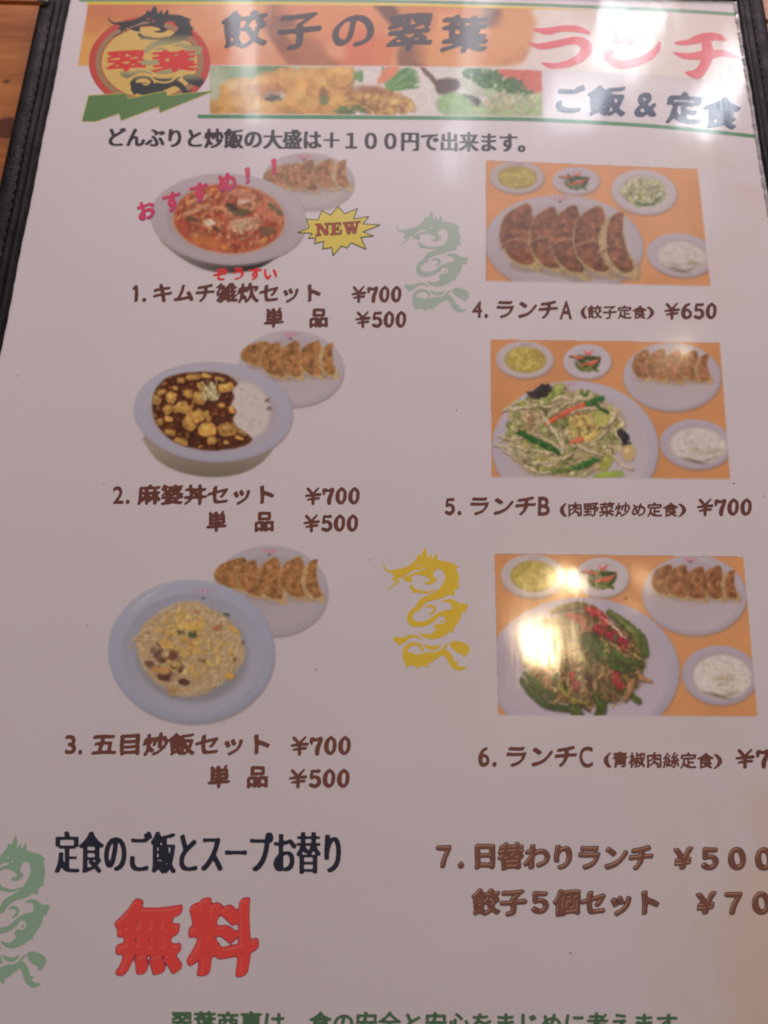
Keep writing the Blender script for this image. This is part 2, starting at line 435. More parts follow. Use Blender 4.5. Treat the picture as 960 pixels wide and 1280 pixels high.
def style_field(ch, style):
    a, wd = raw_glyph(ch); sd = ord(ch) % 9973
    if style == 'kaku':      # heavy brush-pen lettering
        a = dilate(a, nib(6.6, 2.4, .75)); a = warp(a, sd, 1.5, .05); a = blur(a, 1.8); th = .5
    elif style == 'kakuthin':
        a = dilate(a, nib(4.6, 1.7, .75)); a = warp(a, sd, 1.3, .04); a = blur(a, 1.4); th = .46
    elif ch in BRUSH: a = blur(warp(dilate(a, nib(3.2, 1.6, .7)), sd, .8), 1.0); th = .5
    elif style == 'digit':
        a = dilate(a, nib(4.4, 2.9, .7)); a = warp(a, sd, .8, .0, .02); a = blur(a, 1.5); th = .5
    elif style == 'gyosho':  # header brush
        a = dilate(a, nib(4.8, 1.2, .7)); a = warp(a, sd, 2.0, .09, .04); a = blur(a, 2.0); th = .46
    elif style == 'mincho':  # printed serif: thick uprights, thin level strokes
        a = dilate(dilate(a, [(k, 0) for k in range(-6, 6)]), nib(.5, 1.2, 0)); a = blur(a, 1.2); th = .5
    elif style == 'minchob':
        a = dilate(a, [(k, 0) for k in range(-7, 8)]); a = blur(a, 1.4); th = .5
    elif style == 'pop':     # fat rounded lettering
        a = dilate(a, nib(6.0, 4.5, .6)); a = warp(a, sd, 1.6, .06); a = blur(a, 2.2); th = .5
    elif style == 'popline':
        a = dilate(a, nib(8.5, 7.0, .6)); a = warp(a, sd, 1.6, .06); a = blur(a, 2.2); th = .5
    elif style == 'popglint': # the lit upper-left flank of an embossed letter
        b = dilate(a, nib(2.6, 1.6, .6)); b = warp(b, sd, 1.6, .06); a = np.clip(b-shift(dilate(b, nib(1.5, 1.5, 0)), 3, -4), 0, 1); a = blur(a, .9); th = .45
    elif style == 'mumyo':
        a = dilate(a, nib(6.4, 3.4, .6)); a = warp(a, sd, 1.8, .05, .05); a = blur(a, 2.0); th = .5
    elif style == 'mumyoline':
        a = dilate(a, nib(7.4, 4.4, .6)); a = warp(a, sd, 1.8, .05, .05); a = blur(a, 2.0); th = .5
    elif style == 'green':
        a = dilate(a, nib(4, 3, 0)); a = blur(a, 1.6); th = .5
    elif style == 'greenlight':
        a = erode(a, nib(1, 1, 0)); a = blur(a, 1.0); th = .35
    elif style == 'tiny':
        a = dilate(a, nib(4, 2, 0)); a = blur(a, 3); th = .5
    return a, th, wd

def march(F, th):
    """filled region F>th -> polygons in grid units"""
    H, W = F.shape; ins = F > th
    c = ins[:-1, :-1].astype(int)+ins[:-1, 1:]+ins[1:, :-1]+ins[1:, 1:]
    polys = []
    for y in range(H-1):
        row = c[y]
        if not row.any(): continue
        full = np.flatnonzero(np.diff(np.concatenate(([0], (row == 4).astype(int), [0]))))
        for s, e_ in zip(full[::2], full[1::2]): polys.append(((s, y), (e_, y), (e_, y+1), (s, y+1)))
        for x in np.flatnonzero((row > 0) & (row < 4)):
            q = ((x, y), (x+1, y), (x+1, y+1), (x, y+1)); v = (F[y, x], F[y, x+1], F[y+1, x+1], F[y+1, x])
            out = []
            for k in range(4):
                a_, b_ = v[k], v[(k+1) % 4]; p, r = q[k], q[(k+1) % 4]
                if a_ > th: out.append(p)
                if (a_ > th) != (b_ > th):
                    f = (th-a_)/(b_-a_); out.append((p[0]+(r[0]-p[0])*f, p[1]+(r[1]-p[1])*f))
            if len(out) > 2: polys.append(tuple(out))
    return polys

_gp = {}
def glyph_polys(ch, style, res):
    k = (ch, style, res)
    if k not in _gp:
        a, th, wd = style_field(ch, style)
        st = max(1, int(NG/res))
        if st > 1: a = blur(a, st*.35)
        f = a[::st, ::st]
        pl = march(f, th)
        if pl:
            tot = [len(p) for p in pl]; co = np.array([q for p in pl for q in p], float)*st
            co = (co-PADG)/EM
        else: tot, co = [], np.zeros((0, 2))
        _gp[k] = (co, tot, wd)
    return _gp[k]

LAY = [0]
def emit(name, parts, color, z, parent, label=None, colfun=None):
    """parts: list of (Nx2 photo pixel coords, polygon sizes)"""
    co = np.concatenate([p[0] for p in parts]); tot = np.concatenate([np.asarray(p[1], int) for p in parts])
    x, y = PX(co[:, 0], co[:, 1]); V = np.stack([x, y, np.full(len(x), ZS+z*.3)], 1)
    starts = np.concatenate(([0], np.cumsum(tot)[:-1]))
    loops = np.arange(len(V))
    # orientation: make every face look up
    # (photo y runs down, so polygons given in em space already turn the right way)
    cols = np.tile(color, (len(V), 1)) if colfun is None else colfun(co)
    return fast_mesh(name, V, loops, starts, tot, cols, M_PRINT, parent, label)

ADV = {'.': .32, '(': .40, ')': .40, '1': .42, '　': 1.0, ' ': .5}
def text(s, x0, y0, x1, y1, h, color, style='kaku', z=.00010, name='text_line', label=None, ref=(178, 160, 162),
         asc=None, adv=None, res=54, parent=None, lean=0.0, dscale=1.0, off=(0, 0), dstyle=None, squash=1.0):
    """baseline-box text: (x0,y0)-(x1,y1) is the vertical middle of the line, h the em height in photo px"""
    A = dict(ADV); A.update(adv or {})
    ws = [A.get(c, .56 if ord(c) < 256 else 1.0) for c in s]
    T = sum(ws); L = math.hypot(x1-x0, y1-y0); ux, uy = (x1-x0)/L, (y1-y0)/L
    em = L/T; parts = []; cur = 0
    for ch, a_ in zip(s, ws):
        if ch not in ' 　':
            st = style if ord(ch) >= 256 else (dstyle or style)
            co, tot, wd = glyph_polys(ch, st, res)
            if len(co):
                sx = em*squash if ord(ch) >= 256 else em*1.0
                hh = h
                if ord(ch) < 256 and ch not in '.':
                    sx = em*a_/max(wd, .2)*.86
                    if ch == '1': sx *= .8
                    hh = h*dscale
                cx = cur*em + a_*em/2
                lx = (co[:, 0]-.5)*sx + cx; ly = (co[:, 1]-.5)*hh
                lx = lx + ly*lean
                parts.append((np.stack([x0+ux*lx + uy*ly + off[0], y0+uy*lx - ux*ly + off[1]], 1), tot))
        cur += a_
    return emit(name, parts, ink(color, ref), z, parent or menu, label)

# free shapes: union of polygons and variable-width strokes, minus cut-outs
def catmull(pts, n=8, closed=False):
    P = np.array(pts, float); m = len(P)
    if m < 3: return P
    out = []
    rng = range(m) if closed else range(m-1)
    for i in rng:
        p0 = P[(i-1) % m] if closed or i > 0 else P[0]; p1 = P[i]; p2 = P[(i+1) % m]
        p3 = P[(i+2) % m] if closed or i+2 < m else P[-1]
        for k in range(n):
            t = k/n
            out.append(.5*((2*p1)+(-p0+p2)*t+(2*p0-5*p1+4*p2-p3)*t*t+(-p0+3*p1-3*p2+p3)*t**3))
    if not closed: out.append(P[-1])
    return np.array(out)
def poly_mask(P, X, Y):
    ins = np.zeros(X.shape, bool); n = len(P)
    for i in range(n):
        x1_, y1_ = P[i]; x2_, y2_ = P[(i+1) % n]
        if y1_ == y2_: continue
        c = ((Y > min(y1_, y2_)) & (Y <= max(y1_, y2_))) & (X < (Y-y1_)*(x2_-x1_)/(y2_-y1_)+x1_)
        ins ^= c
    return ins
def stroke_dist(S, X, Y):
    """signed distance to a polyline with radius per point"""
    d = np.full(X.shape, 1e9)
    for (xa, ya, ra), (xb, yb, rb) in zip(S[:-1], S[1:]):
        vx, vy = xb-xa, yb-ya; L = vx*vx+vy*vy+1e-9
        t = np.clip(((X-xa)*vx+(Y-ya)*vy)/L, 0, 1)
        d = np.minimum(d, np.hypot(X-xa-vx*t, Y-ya-vy*t)-(ra+(rb-ra)*t))
    return d
def shape(name, items, color, z, parent=None, label=None, step=.33, ref=(178, 160, 162), soft=.35, T=None, colfun=None, clip=None):
    """items: ('p',pts) polygon, ('s',pts) smooth polygon, ('k',pts xyr) stroke, '-k','-p','-s' cut-outs"""
    it = []
    for k, pts in items:
        p = np.array(pts, float)
        if T is not None:
            q = T(p[:, 0], p[:, 1]); sc = T.scale; p = np.column_stack([q[0], q[1]] + ([p[:, 2]*sc] if p.shape[1] > 2 else []))
        if k[-1] == 's': p = catmull(p, 8, True)
        if k[-1] == 'k': p = catmull(p, 6)
        it.append((k, p))
    allp = np.concatenate([p[:, :2] for k, p in it if k[0] != '-']); mr = max([p[:, 2].max() for k, p in it if p.shape[1] > 2] + [0])+2
    x0, y0 = allp.min(0)-mr; x1, y1 = allp.max(0)+mr
    X, Y = np.meshgrid(np.arange(x0, x1, step), np.arange(y0, y1, step))
    F = np.zeros(X.shape)
    for k, p in it:
        if k[-1] == 'k': m = np.clip(.5-stroke_dist(p, X, Y)/step, 0, 1)
        else: m = poly_mask(p, X, Y).astype(float)
        F = F*(1-m) if k[0] == '-' else np.maximum(F, m)
    if clip is not None: F = F*clip(X, Y)
    F = blur(F, soft/step)
    pl = march(F, .5)
    if not pl: return None
    tot = [len(p) for p in pl]; co = np.array([q for p in pl for q in p][::1], float)*step + (x0, y0)
    # rows run down the photo: flip each polygon so it faces up
    out = []; i = 0
    idx = np.arange(len(co))
    for n_ in tot: idx[i:i+n_] = idx[i:i+n_][::-1]; i += n_
    co = co[idx]
    return emit(name, [(co, tot)], ink(color, ref), z, parent or menu, label, colfun)

# ------------------------------------------------------------------ canvas painter for the printed photographs
def vnoise(X, Y, sc, seed, octv=3):
    out = np.zeros(X.shape); amp = 1; tot = 0
    for o in range(octv):
        rs = np.random.RandomState(seed*7+o); G = rs.rand(64, 64)
        u = X/sc*(2**o)+seed*3.1; v = Y/sc*(2**o)+seed*1.7
        iu = np.floor(u).astype(int); iv = np.floor(v).astype(int); fu = u-iu; fv = v-iv
        fu = fu*fu*(3-2*fu); fv = fv*fv*(3-2*fv)
        g = lambda a, b: G[a % 64, b % 64]
        out += amp*((g(iv, iu)*(1-fu)+g(iv, iu+1)*fu)*(1-fv)+(g(iv+1, iu)*(1-fu)+g(iv+1, iu+1)*fu)*fv)
        tot += amp; amp *= .55
    return out/tot

class Canvas:
    S = 2
    def __init__(s, x0, y0, x1, y1, base, seed=1):
        s.x0, s.y0, s.x1, s.y1 = x0, y0, x1, y1
        s.W = int((x1-x0)*s.S)+1; s.H = int((y1-y0)*s.S)+1
        s.X, s.Y = np.meshgrid(x0+np.arange(s.W)/s.S, y0+np.arange(s.H)/s.S)
        s.C = np.zeros((s.H, s.W, 3)); s.C[:] = base; s.id = np.zeros((s.H, s.W), int); s.rs = np.random.RandomState(seed)
    def win(s, x0, y0, x1, y1):
        a = max(0, int((x0-s.x0)*s.S)-2); b = min(s.W, int((x1-s.x0)*s.S)+3); c = max(0, int((y0-s.y0)*s.S)-2); d = min(s.H, int((y1-s.y0)*s.S)+3)
        return (slice(c, max(c, d)), slice(a, max(a, b)))
    def put(s, w_, al, col, id_=None):
        if al.size == 0: return
        col = np.asarray(col, float)
        s.C[w_] = s.C[w_]*(1-al[..., None]) + (col if col.ndim == 3 else col)*al[..., None]
        if id_ is not None: t = s.id[w_]; t[al > .5] = id_
    def ell(s, cx, cy, rx, ry, ang, col, soft=1.0, op=1.0, id_=None, wob=0, mask=None):
        m = max(rx, ry)+soft+2; w_ = s.win(cx-m, cy-m, cx+m, cy+m); X, Y = s.X[w_]-cx, s.Y[w_]-cy
        ca, sa = math.cos(ang), math.sin(ang); u = (X*ca+Y*sa)/rx; v = (-X*sa+Y*ca)/ry
        d = (np.sqrt(u*u+v*v)-1)*min(rx, ry)
        if wob: d = d+(vnoise(s.X[w_], s.Y[w_], max(2, min(rx, ry)*.6), int(cx*7+cy) % 50, 2)-.5)*wob*2
        al = np.clip(.5-d/soft, 0, 1)*op
        if mask is not None: al = al*mask[w_]
        if callable(col): col = col(s.X[w_], s.Y[w_], u, v)
        s.put(w_, al, col, id_)
    def poly(s, pts, col, soft=.8, op=1.0, id_=None, smooth=True, mask=None):
        P = catmull(pts, 5, True) if smooth else np.array(pts, float)
        w_ = s.win(*(P.min(0)-soft*2), *(P.max(0)+soft*2)); X, Y = s.X[w_], s.Y[w_]
        if X.size == 0: return
        al = blur(poly_mask(P, X, Y).astype(float), soft*.5*s.S)*op
        if mask is not None: al = al*mask[w_]
        if callable(col): col = col(X, Y, X, Y)
        s.put(w_, al, col, id_)
    def line(s, pts, r, col, soft=.8, op=1.0, mask=None, id_=None):
        P = catmull([(x, y) for x, y in pts], 5); n = len(P)
        rr = np.interp(np.linspace(0, 1, n), np.linspace(0, 1, len(r)), r) if hasattr(r, '__len__') else np.full(n, r)
        S_ = np.column_stack([P, rr]); m = max(rr)+soft+1
        w_ = s.win(*(P.min(0)-m), *(P.max(0)+m)); X, Y = s.X[w_], s.Y[w_]
        if X.size == 0: return
        al = np.clip(.5-stroke_dist(S_, X, Y)/soft, 0, 1)*op
        if mask is not None: al = al*mask[w_]
        s.put(w_, al, col, id_)
    def emask(s, cx, cy, rx, ry, ang=0, soft=2.0):
        X, Y = s.X-cx, s.Y-cy; ca, sa = math.cos(ang), math.sin(ang); u = (X*ca+Y*sa)/rx; v = (-X*sa+Y*ca)/ry
        return np.clip(.5-(np.sqrt(u*u+v*v)-1)*min(rx, ry)/soft, 0, 1)
    def tone(s):
        """print inks are duller than the palette they are mixed from"""
        s.C = np.stack([s.C[..., 0]*.86, s.C[..., 1]*.815, s.C[..., 2]*.58+s.C[..., 0]*.14], -1)
    def organic(s, ids, amp=1.6, lum=.16, seed=5):
        """break clean painted strokes into irregular food texture"""
        m = np.isin(s.id, ids).astype(float)
        m = blur(m, 1.5*s.S)
        dx = ((vnoise(s.X, s.Y, 6, seed, 2)-.5)*2*amp + (vnoise(s.X, s.Y, 2.2, seed+1, 2)-.5)*amp)*s.S*m
        dy = ((vnoise(s.X, s.Y, 6, seed+2, 2)-.5)*2*amp + (vnoise(s.X, s.Y, 2.2, seed+3, 2)-.5)*amp)*s.S*m
        yy, xx = np.mgrid[0:s.H, 0:s.W]
        xi = np.clip(np.round(xx+dx*1.3).astype(int), 0, s.W-1); yi = np.clip(np.round(yy+dy*1.3).astype(int), 0, s.H-1)
        s.C = blur(s.C[yi, xi], .5)
        n = (vnoise(s.X, s.Y, 4, seed+4, 2)-.5)*1.2+(vnoise(s.X, s.Y, 1.6, seed+5, 2)-.5)
        s.C = s.C*(1+(m*lum*n*1.6)[..., None])
    def grain(s, amt=3.0):
        s.C += (blur(s.rs.rand(s.H, s.W), .7)-.5)[..., None]*amt*4

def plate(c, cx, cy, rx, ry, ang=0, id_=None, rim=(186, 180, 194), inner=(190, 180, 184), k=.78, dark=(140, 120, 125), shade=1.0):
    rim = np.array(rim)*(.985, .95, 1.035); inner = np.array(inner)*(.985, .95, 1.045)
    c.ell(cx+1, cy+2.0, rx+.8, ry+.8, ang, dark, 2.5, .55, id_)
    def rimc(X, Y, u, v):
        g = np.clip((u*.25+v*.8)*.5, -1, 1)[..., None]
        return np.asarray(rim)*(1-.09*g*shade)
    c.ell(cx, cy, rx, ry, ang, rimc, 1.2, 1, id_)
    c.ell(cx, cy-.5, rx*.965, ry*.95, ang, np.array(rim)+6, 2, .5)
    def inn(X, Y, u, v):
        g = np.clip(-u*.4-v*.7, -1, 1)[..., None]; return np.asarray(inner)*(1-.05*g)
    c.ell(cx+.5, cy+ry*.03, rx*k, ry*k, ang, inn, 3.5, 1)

def gyoza_row(c, tips, seed, brown=(152, 88, 50), pale=(200, 172, 132), id_=None, mask=None):
    brown = np.array(brown)*(.97, 1.12, 1.02); pale = np.array(pale)*(.92, .90, .84)
    """tips: list of (x_left, y_top, w, h, lean)"""
    for n_, (x, y, w_, h_, ln) in enumerate(tips):
        lp = 1.0 if n_ == len(tips)-1 else (.12 if n_ % 2 else .02)
        fx = .94 if n_ == len(tips)-1 else 1.14
        def Pq(L): return [(x+a*w_+b*ln, y+b*h_) for a, b in L]
        c.poly(Pq([(.15, .95), (.6, 1.06), (1.15, 1.02), (1.2, .8), (.7, .75)]), (150, 132, 125), 2.2, .6, mask=mask)
        body = Pq([(1.05, -.04), (.62, .02), (.25, .18), (.02, .45), (.06, .72), (.38, .92), (.78, 1.0), (1.12, 1.07), (1.16, .88), (fx, .55), (fx, .25)])
        c.poly(body, lambda X, Y, u, v: np.array(pale)*(1+.16*(vnoise(X, Y, 4, seed+n_)[..., None]-.5)), .9, 1, id_, mask=mask)
        top = Pq([(1.03, -.03), (.64, .03), (.255+.2*lp, .165), (.03+.26*lp, .45), (.08+.2*lp, .70), (.38+.1*lp, .88), (.72, .93), (1.0, .86), (fx-.04, .55), (fx-.03, .22)])
        def bc(X, Y, u, v, n_=n_):
            q = vnoise(X, Y, 6, seed+n_*3)[..., None]; q2 = vnoise(X, Y, 2.4, seed+n_*5+1)[..., None]
            base = np.array(brown)*(1.12-.42*np.clip((q-.35)*2, 0, 1)) + np.array((44, 36, 20))*np.clip((q2-.58)*2.4, 0, 1)
            return base
        c.poly(top, bc, 1.6, .96, mask=mask)
        c.line([(x+.1*w_, y+.5*h_), (x+.16*w_+.5*ln, y+.7*h_), (x+.4*w_+.8*ln, y+.86*h_)], [.3, .7, .3], np.array(pale)*.75, 1, .6, mask=mask)
        for _ in range(5):
            a, b = c.rs.rand()*.5+.35, c.rs.rand()*.6+.12
            c.ell(x+a*w_+b*ln, y+b*h_, 1.6+c.rs.rand()*2, 1+c.rs.rand(), c.rs.rand()*3, (205, 150, 95), 1.5, .45, mask=mask)

def strew(c, n, region, size, cols, asp=(1.5, 3), op=1.0, soft=1.0, mask=None, hl=0, ang=None, bend=0):
    """many small food pieces in an elliptic region (cx,cy,rx,ry,ang)"""
    cx, cy, rx, ry, an = region; ca, sa = math.cos(an), math.sin(an); rs = c.rs
    for i in range(n):
        r = math.sqrt(rs.rand()); t = rs.rand()*6.283; u, v = r*math.cos(t)*rx, r*math.sin(t)*ry
        x, y = cx+u*ca-v*sa, cy+u*sa+v*ca
        sz = size[0]+(size[1]-size[0])*rs.rand()**1.5; col = np.array(cols[rs.randint(len(cols))], float)*(1+(rs.rand()-.5)*.22)
        a_ = rs.rand()*6.283 if ang is None else ang+(rs.rand()-.5)*1.1
        ap = asp[0]+(asp[1]-asp[0])*rs.rand()
        if bend:
            L = sz*ap; dx, dy = math.cos(a_)*L, math.sin(a_)*L; k = (rs.rand()-.5)*bend*L
            c.line([(x-dx+1, y-dy+1), (x-dy/L*k+1, y+dx/L*k+1), (x+dx+1, y+dy+1)], [sz*.4, sz, sz*.4], col*.45, 1.6, .35*op, mask=mask)
            c.line([(x-dx, y-dy), (x-dy/L*k, y+dx/L*k), (x+dx, y+dy)], [sz*.4, sz*.8, sz*.3], col, soft, op, mask=mask)
            if hl: c.line([(x-dx*.6-.4, y-dy*.6-.4), (x-dy/L*k-.4, y+dx/L*k-.4), (x+dx*.5-.4, y+dy*.5-.4)], [sz*.2, sz*.35, sz*.1], np.minimum(col*1.25+20, 240), 1, hl, mask=mask)
        else:
            c.ell(x+.7, y+.9, sz*ap, sz, a_, col*.5, 1.6, .35*op, mask=mask)
            c.ell(x, y, sz*ap, sz, a_, col, soft, op, wob=sz*.4 if sz > 2 else 0, mask=mask)
            if hl: c.ell(x-.4, y-.5, sz*ap*.5, sz*.4, a_, np.minimum(col*1.2+25, 240), 1.2, hl, mask=mask)

def bake(c, names, ref, z, parent, outer=None, step=1.0, quad=None, feather=None):
    """turn the canvas into printed meshes: id 0 = first name, further ids = children. quad maps the canvas box onto photo pixels"""
    c.grain(1.6)
    C = blur(c.C, 1.25); st = int(c.S*step)
    V_ = C[::st, ::st]; X, Y = c.X[::st, ::st], c.Y[::st, ::st]; H, W = X.shape
    if quad is not None: X, Y = quad(X, Y)
    col = ink(np.clip(V_, 0, 255).reshape(-1, 3), ref)
    wx, wy = PX(X.ravel(), Y.ravel())
    ids = c.id[::st, ::st][:-1, :-1]
    vi = np.arange(H*W).reshape(H, W)
    q = np.stack([vi[1:, :-1], vi[1:, 1:], vi[:-1, 1:], vi[:-1, :-1]], -1)
    objs = {}
    for i, nm in names.items():
        sel = q[ids == i]
        if len(sel) == 0: continue
        used, inv = np.unique(sel.ravel(), return_inverse=True)
        Vt = np.column_stack([wx[used], wy[used], np.full(len(used), ZS+z*.3)])
        nm_, lb = nm if isinstance(nm, tuple) else (nm, None)
        par = parent if not objs or outer is False else (objs[next(iter(objs))])
        objs[i] = fast_mesh(nm_, Vt, inv, np.arange(len(sel))*4, None, col[used], M_PRINT, par, lb)
    return objs

# ------------------------------------------------------------------ print: lines, emblem, lettering
def textc(items, color, style, z, name='text_line', label=None, ref=(178, 160, 162), res=80, parent=None, off=(0, 0), sc=1.0):
    """characters placed one by one: (char, cx, cy, width, height, angle)"""
    parts = []
    for ch, cx, cy, w_, h_, an in items:
        co, tot, wd = glyph_polys(ch, style, res)
        u = (co[:, 0]-.5)*w_*sc; v = (co[:, 1]-.5)*h_*sc; ca, sa = math.cos(an), math.sin(an)
        parts.append((np.stack([cx+u*ca+v*sa+off[0], cy+u*sa-v*ca+off[1]], 1), tot))
    return emit(name, parts, ink(color, ref), z, parent or menu, label)

TOPREF = (196, 182, 184)
BROWN = (86, 48, 40)

shape('printed_line', [('k', [(100, .5, 1.6), (300, .5, 1.6), (480, 1.5, 1.7), (640, 5, 1.9), (760, 9.5, 2), (860, 14, 2), (932, 19, 2)])], (98, 132, 98), .00006, label='upper green rule', ref=TOPREF)
shape('printed_line', [('k', [(110, 4, 1.7), (300, 4, 1.6), (480, 5.5, 1.6), (640, 9.2, 1.4), (700, 11.5, .9), (740, 13, .4)])], (200, 168, 58), .00007, label='yellow rule', ref=TOPREF)
shape('printed_line', [('k', [(249, 145.5, 2.3), (480, 147.0, 2.3), (600, 148.2, 2.3), (680, 150, 2.3), (800, 156.5, 2.3), (880, 163.5, 2.2), (962, 172.5, 2.2)])], (74, 122, 84), .00007, label='lower green rule', ref=TOPREF)

# emblem
def ellp(cx, cy, rx, ry, n=64): return [(cx+rx*math.cos(k*6.2832/n), cy+ry*math.sin(k*6.2832/n)) for k in range(n)]
ecx, ecy = 187, 78
emb = shape('emblem', [('p', ellp(ecx, ecy, 76, 58)), ('-p', ellp(ecx, ecy, 67.5, 51))], (174, 66, 54), .000075, ref=TOPREF, label='round shop emblem with a red ring, dragon and red characters')
shape('emblem_ring', [('p', ellp(ecx, ecy, 67.5, 51)), ('-p', ellp(ecx, ecy, 61.5, 45.6))], (142, 112, 80), .000075, emb, ref=TOPREF, label='inner tan ring')
shape('emblem_ring', [('p', ellp(ecx, ecy, 61.5, 45.6)), ('-p', ellp(ecx, ecy, 60, 44.4))], (172, 66, 50), .00008, emb, ref=TOPREF, label='thin inner red ring')
def yg(co):
    d = np.clip(1-np.hypot((co[:, 0]-195)/38, (co[:, 1]-80)/30), 0, 1)[:, None]*1.3
    return ink((192, 156, 84), TOPREF)*(1-np.clip(d, 0, 1)) + ink((146, 142, 108), TOPREF)*np.clip(d, 0, 1)
shape('emblem_field', [('p', ellp(ecx, ecy, 60, 44.4))], (226, 200, 96), .000075, emb, ref=TOPREF, colfun=yg, step=.8)

D_ITEMS = [
 ('s', [(176, 334), (205, 312), (245, 303), (290, 290), (330, 262), (372, 222), (405, 205), (440, 222), (500, 238), (560, 248), (570, 300), (545, 320), (500, 330), (490, 360), (520, 372), (505, 405), (460, 425), (425, 415), (432, 398), (465, 398), (455, 375), (420, 360), (380, 352), (330, 362), (330, 388), (325, 408), (285, 402), (262, 378), (235, 372), (225, 392), (205, 385), (196, 358)]),
 ('p', [(385, 225), (405, 195), (425, 140), (443, 180), (445, 230)]), ('p', [(445, 235), (475, 188), (482, 235)]), ('p', [(482, 240), (516, 180), (525, 245)]), ('p', [(360, 240), (378, 190), (400, 215)]),
 ('k', [(535, 275, 32), (600, 305, 48), (630, 370, 50), (605, 440, 50), (540, 495, 34), (460, 525, 24), (405, 555, 24), (375, 600, 20)]),
 ('p', [(590, 252), (640, 265), (688, 300), (640, 300)]), ('p', [(660, 330), (692, 385), (668, 400)]), ('p', [(670, 400), (690, 450), (650, 460)]), ('p', [(650, 460), (648, 510), (615, 500)]),
 ('k', [(375, 595, 14), (335, 625, 18), (312, 668, 20), (335, 712, 24), (400, 722, 20), (465, 700, 18), (520, 660, 20), (580, 640, 24), (630, 640, 30)]),
 ('k', [(555, 552, 4), (600, 545, 12), (640, 560, 22), (665, 600, 34), (655, 660, 42), (610, 725, 42), (550, 780, 36), (480, 812, 22), (420, 805, 12), (390, 785, 4)]),
 ('k', [(670, 600, 28), (705, 595, 30), (738, 580, 14)]), ('p', [(700, 620), (730, 640), (742, 600)]), ('p', [(640, 740), (645, 790), (610, 760)]),
 ('k', [(430, 592, 6), (470, 582, 10), (500, 600, 12), (490, 630, 9), (460, 645, 4)]),
 ('k', [(520, 740, 24), (560, 720, 26), (600, 690, 30)]),
 ('k', [(205, 830, 16), (240, 846, 26), (275, 835, 18), (320, 812, 12), (370, 815, 9), (405, 838, 3)]), ('p', [(215, 845), (238, 888), (260, 850)]),
 ('k', [(295, 965, 36), (340, 985, 50), (420, 985, 46), (500, 950, 34), (560, 928, 26), (605, 960, 24), (635, 1020, 22), (680, 1052, 18), (740, 1046, 5)]),
 ('k', [(275, 930, 18), (300, 885, 16), (350, 868, 12), (395, 885, 12), (410, 915, 12)]),
 ('p', [(262, 985), (288, 1052), (325, 1015)]), ('p', [(330, 1015), (385, 1062), (390, 1020)]), ('p', [(392, 1020), (460, 1052), (440, 1000)]), ('p', [(640, 1000), (690, 1000), (650, 1030)]),
 ('k', [(415, 868, 3), (440, 890, 12), (490, 900, 15), (535, 885, 8), (548, 868, 3)]), ('k', [(560, 900, 9), (580, 885, 9), (600, 868, 4)]),
 ('k', [(625, 870, 14), (655, 880, 34), (700, 900, 44), (735, 910, 28), (722, 955, 14)]),
 ('k', [(325, 440, 14), (345, 462, 12), (395, 478, 12), (450, 482, 8), (512, 462, 4)]), ('p', [(325, 455), (335, 492), (365, 475)]),
 ('k', [(112, 262, 3), (130, 305, 6), (160, 328, 9), (195, 322, 10)]), ('k', [(185, 372, 7), (212, 412, 7), (185, 435, 5), (145, 462, 4)]), ('k', [(225, 385, 7), (240, 412, 3)]),
 ('-k', [(262, 368, 3), (310, 345, 6), (350, 325, 9), (392, 318, 5)]),
 ('-k', [(500, 330, 6), (520, 314, 6), (550, 320, 6), (560, 348, 7), (548, 380, 9), (520, 415, 13), (470, 440, 15), (415, 428, 13), (370, 405, 9), (335, 385, 5)]),
 ('-k', [(385, 372, 12), (420, 378, 12), (435, 398, 6)]), ('-k', [(500, 345, 6), (505, 368, 7), (535, 372, 5)]),
 ('-k', [(376, 284, 5), (392, 280, 5)]), ('-k', [(410, 306, 6), (432, 308, 4)]),
 ('-k', [(520, 675, 5), (545, 668, 7), (568, 680, 6), (570, 705, 6), (545, 715, 6), (520, 708, 4)]),
 ('-k', [(360, 655, 4), (380, 690, 6), (430, 688, 6), (480, 660, 5)]),
 ('-k', [(310, 925, 4), (312, 905, 7), (340, 892, 7), (375, 900, 7), (388, 925, 6), (370, 945, 6), (345, 935, 4)]),
 ('-k', [(400, 850, 5), (415, 890, 7), (450, 915, 7), (500, 922, 7), (545, 905, 6), (565, 878, 5)]),
]
class DT:
    def __init__(s, f, scale): s.f, s.scale = f, scale
    def __call__(s, x, y): return s.f(460+x/6.0, 660+y/6.0)
shape('dragon_print', D_ITEMS, (178, 142, 46), .00006, T=DT(lambda x, y: (x, y), 1/6.), ref=(172, 156, 160), label='yellow dragon printed below the middle')
shape('dragon_print', D_ITEMS, (142, 146, 132), .00006, T=DT(lambda x, y: (504+(x-490)*.85, 289+(y-715)*.823), .84/6), ref=(184, 166, 168), label='pale green dragon printed near the top', soft=.75)
shape('dragon_print', D_ITEMS, (100, 112, 92), .00006, T=DT(lambda x, y: (61+(x-584)*.95-.1*(y-758)*1.24, 1135+(y-758)*1.24), 1.1/6), ref=(150, 131, 133), label='green dragon cut by the left edge', soft=.9)
def dragcol(co):
    f = np.clip((co[:, 1]-42)/14, 0, 1)*np.clip((102-co[:, 1])/12, 0, 1); f = f[:, None]*.97
    return ink((46, 50, 50), TOPREF)*(1-f)+ink((150, 140, 96), TOPREF)*f
shape('emblem_dragon', D_ITEMS, (46, 50, 50), .00009, emb, T=DT(lambda x, y: (147.4+(x-490)*1.117, 29.7+(y-715)*.744), .92/6), ref=TOPREF, colfun=dragcol, label='black dragon fading to green in its middle')
textc([('翠', 157.7, 76, 54, 28, -.02), ('葉', 218, 76, 58, 28, -.03)], (190, 50, 44), 'kakuthin', .00010, 'emblem_lettering', ref=TOPREF, parent=emb, label='red characters on the emblem')
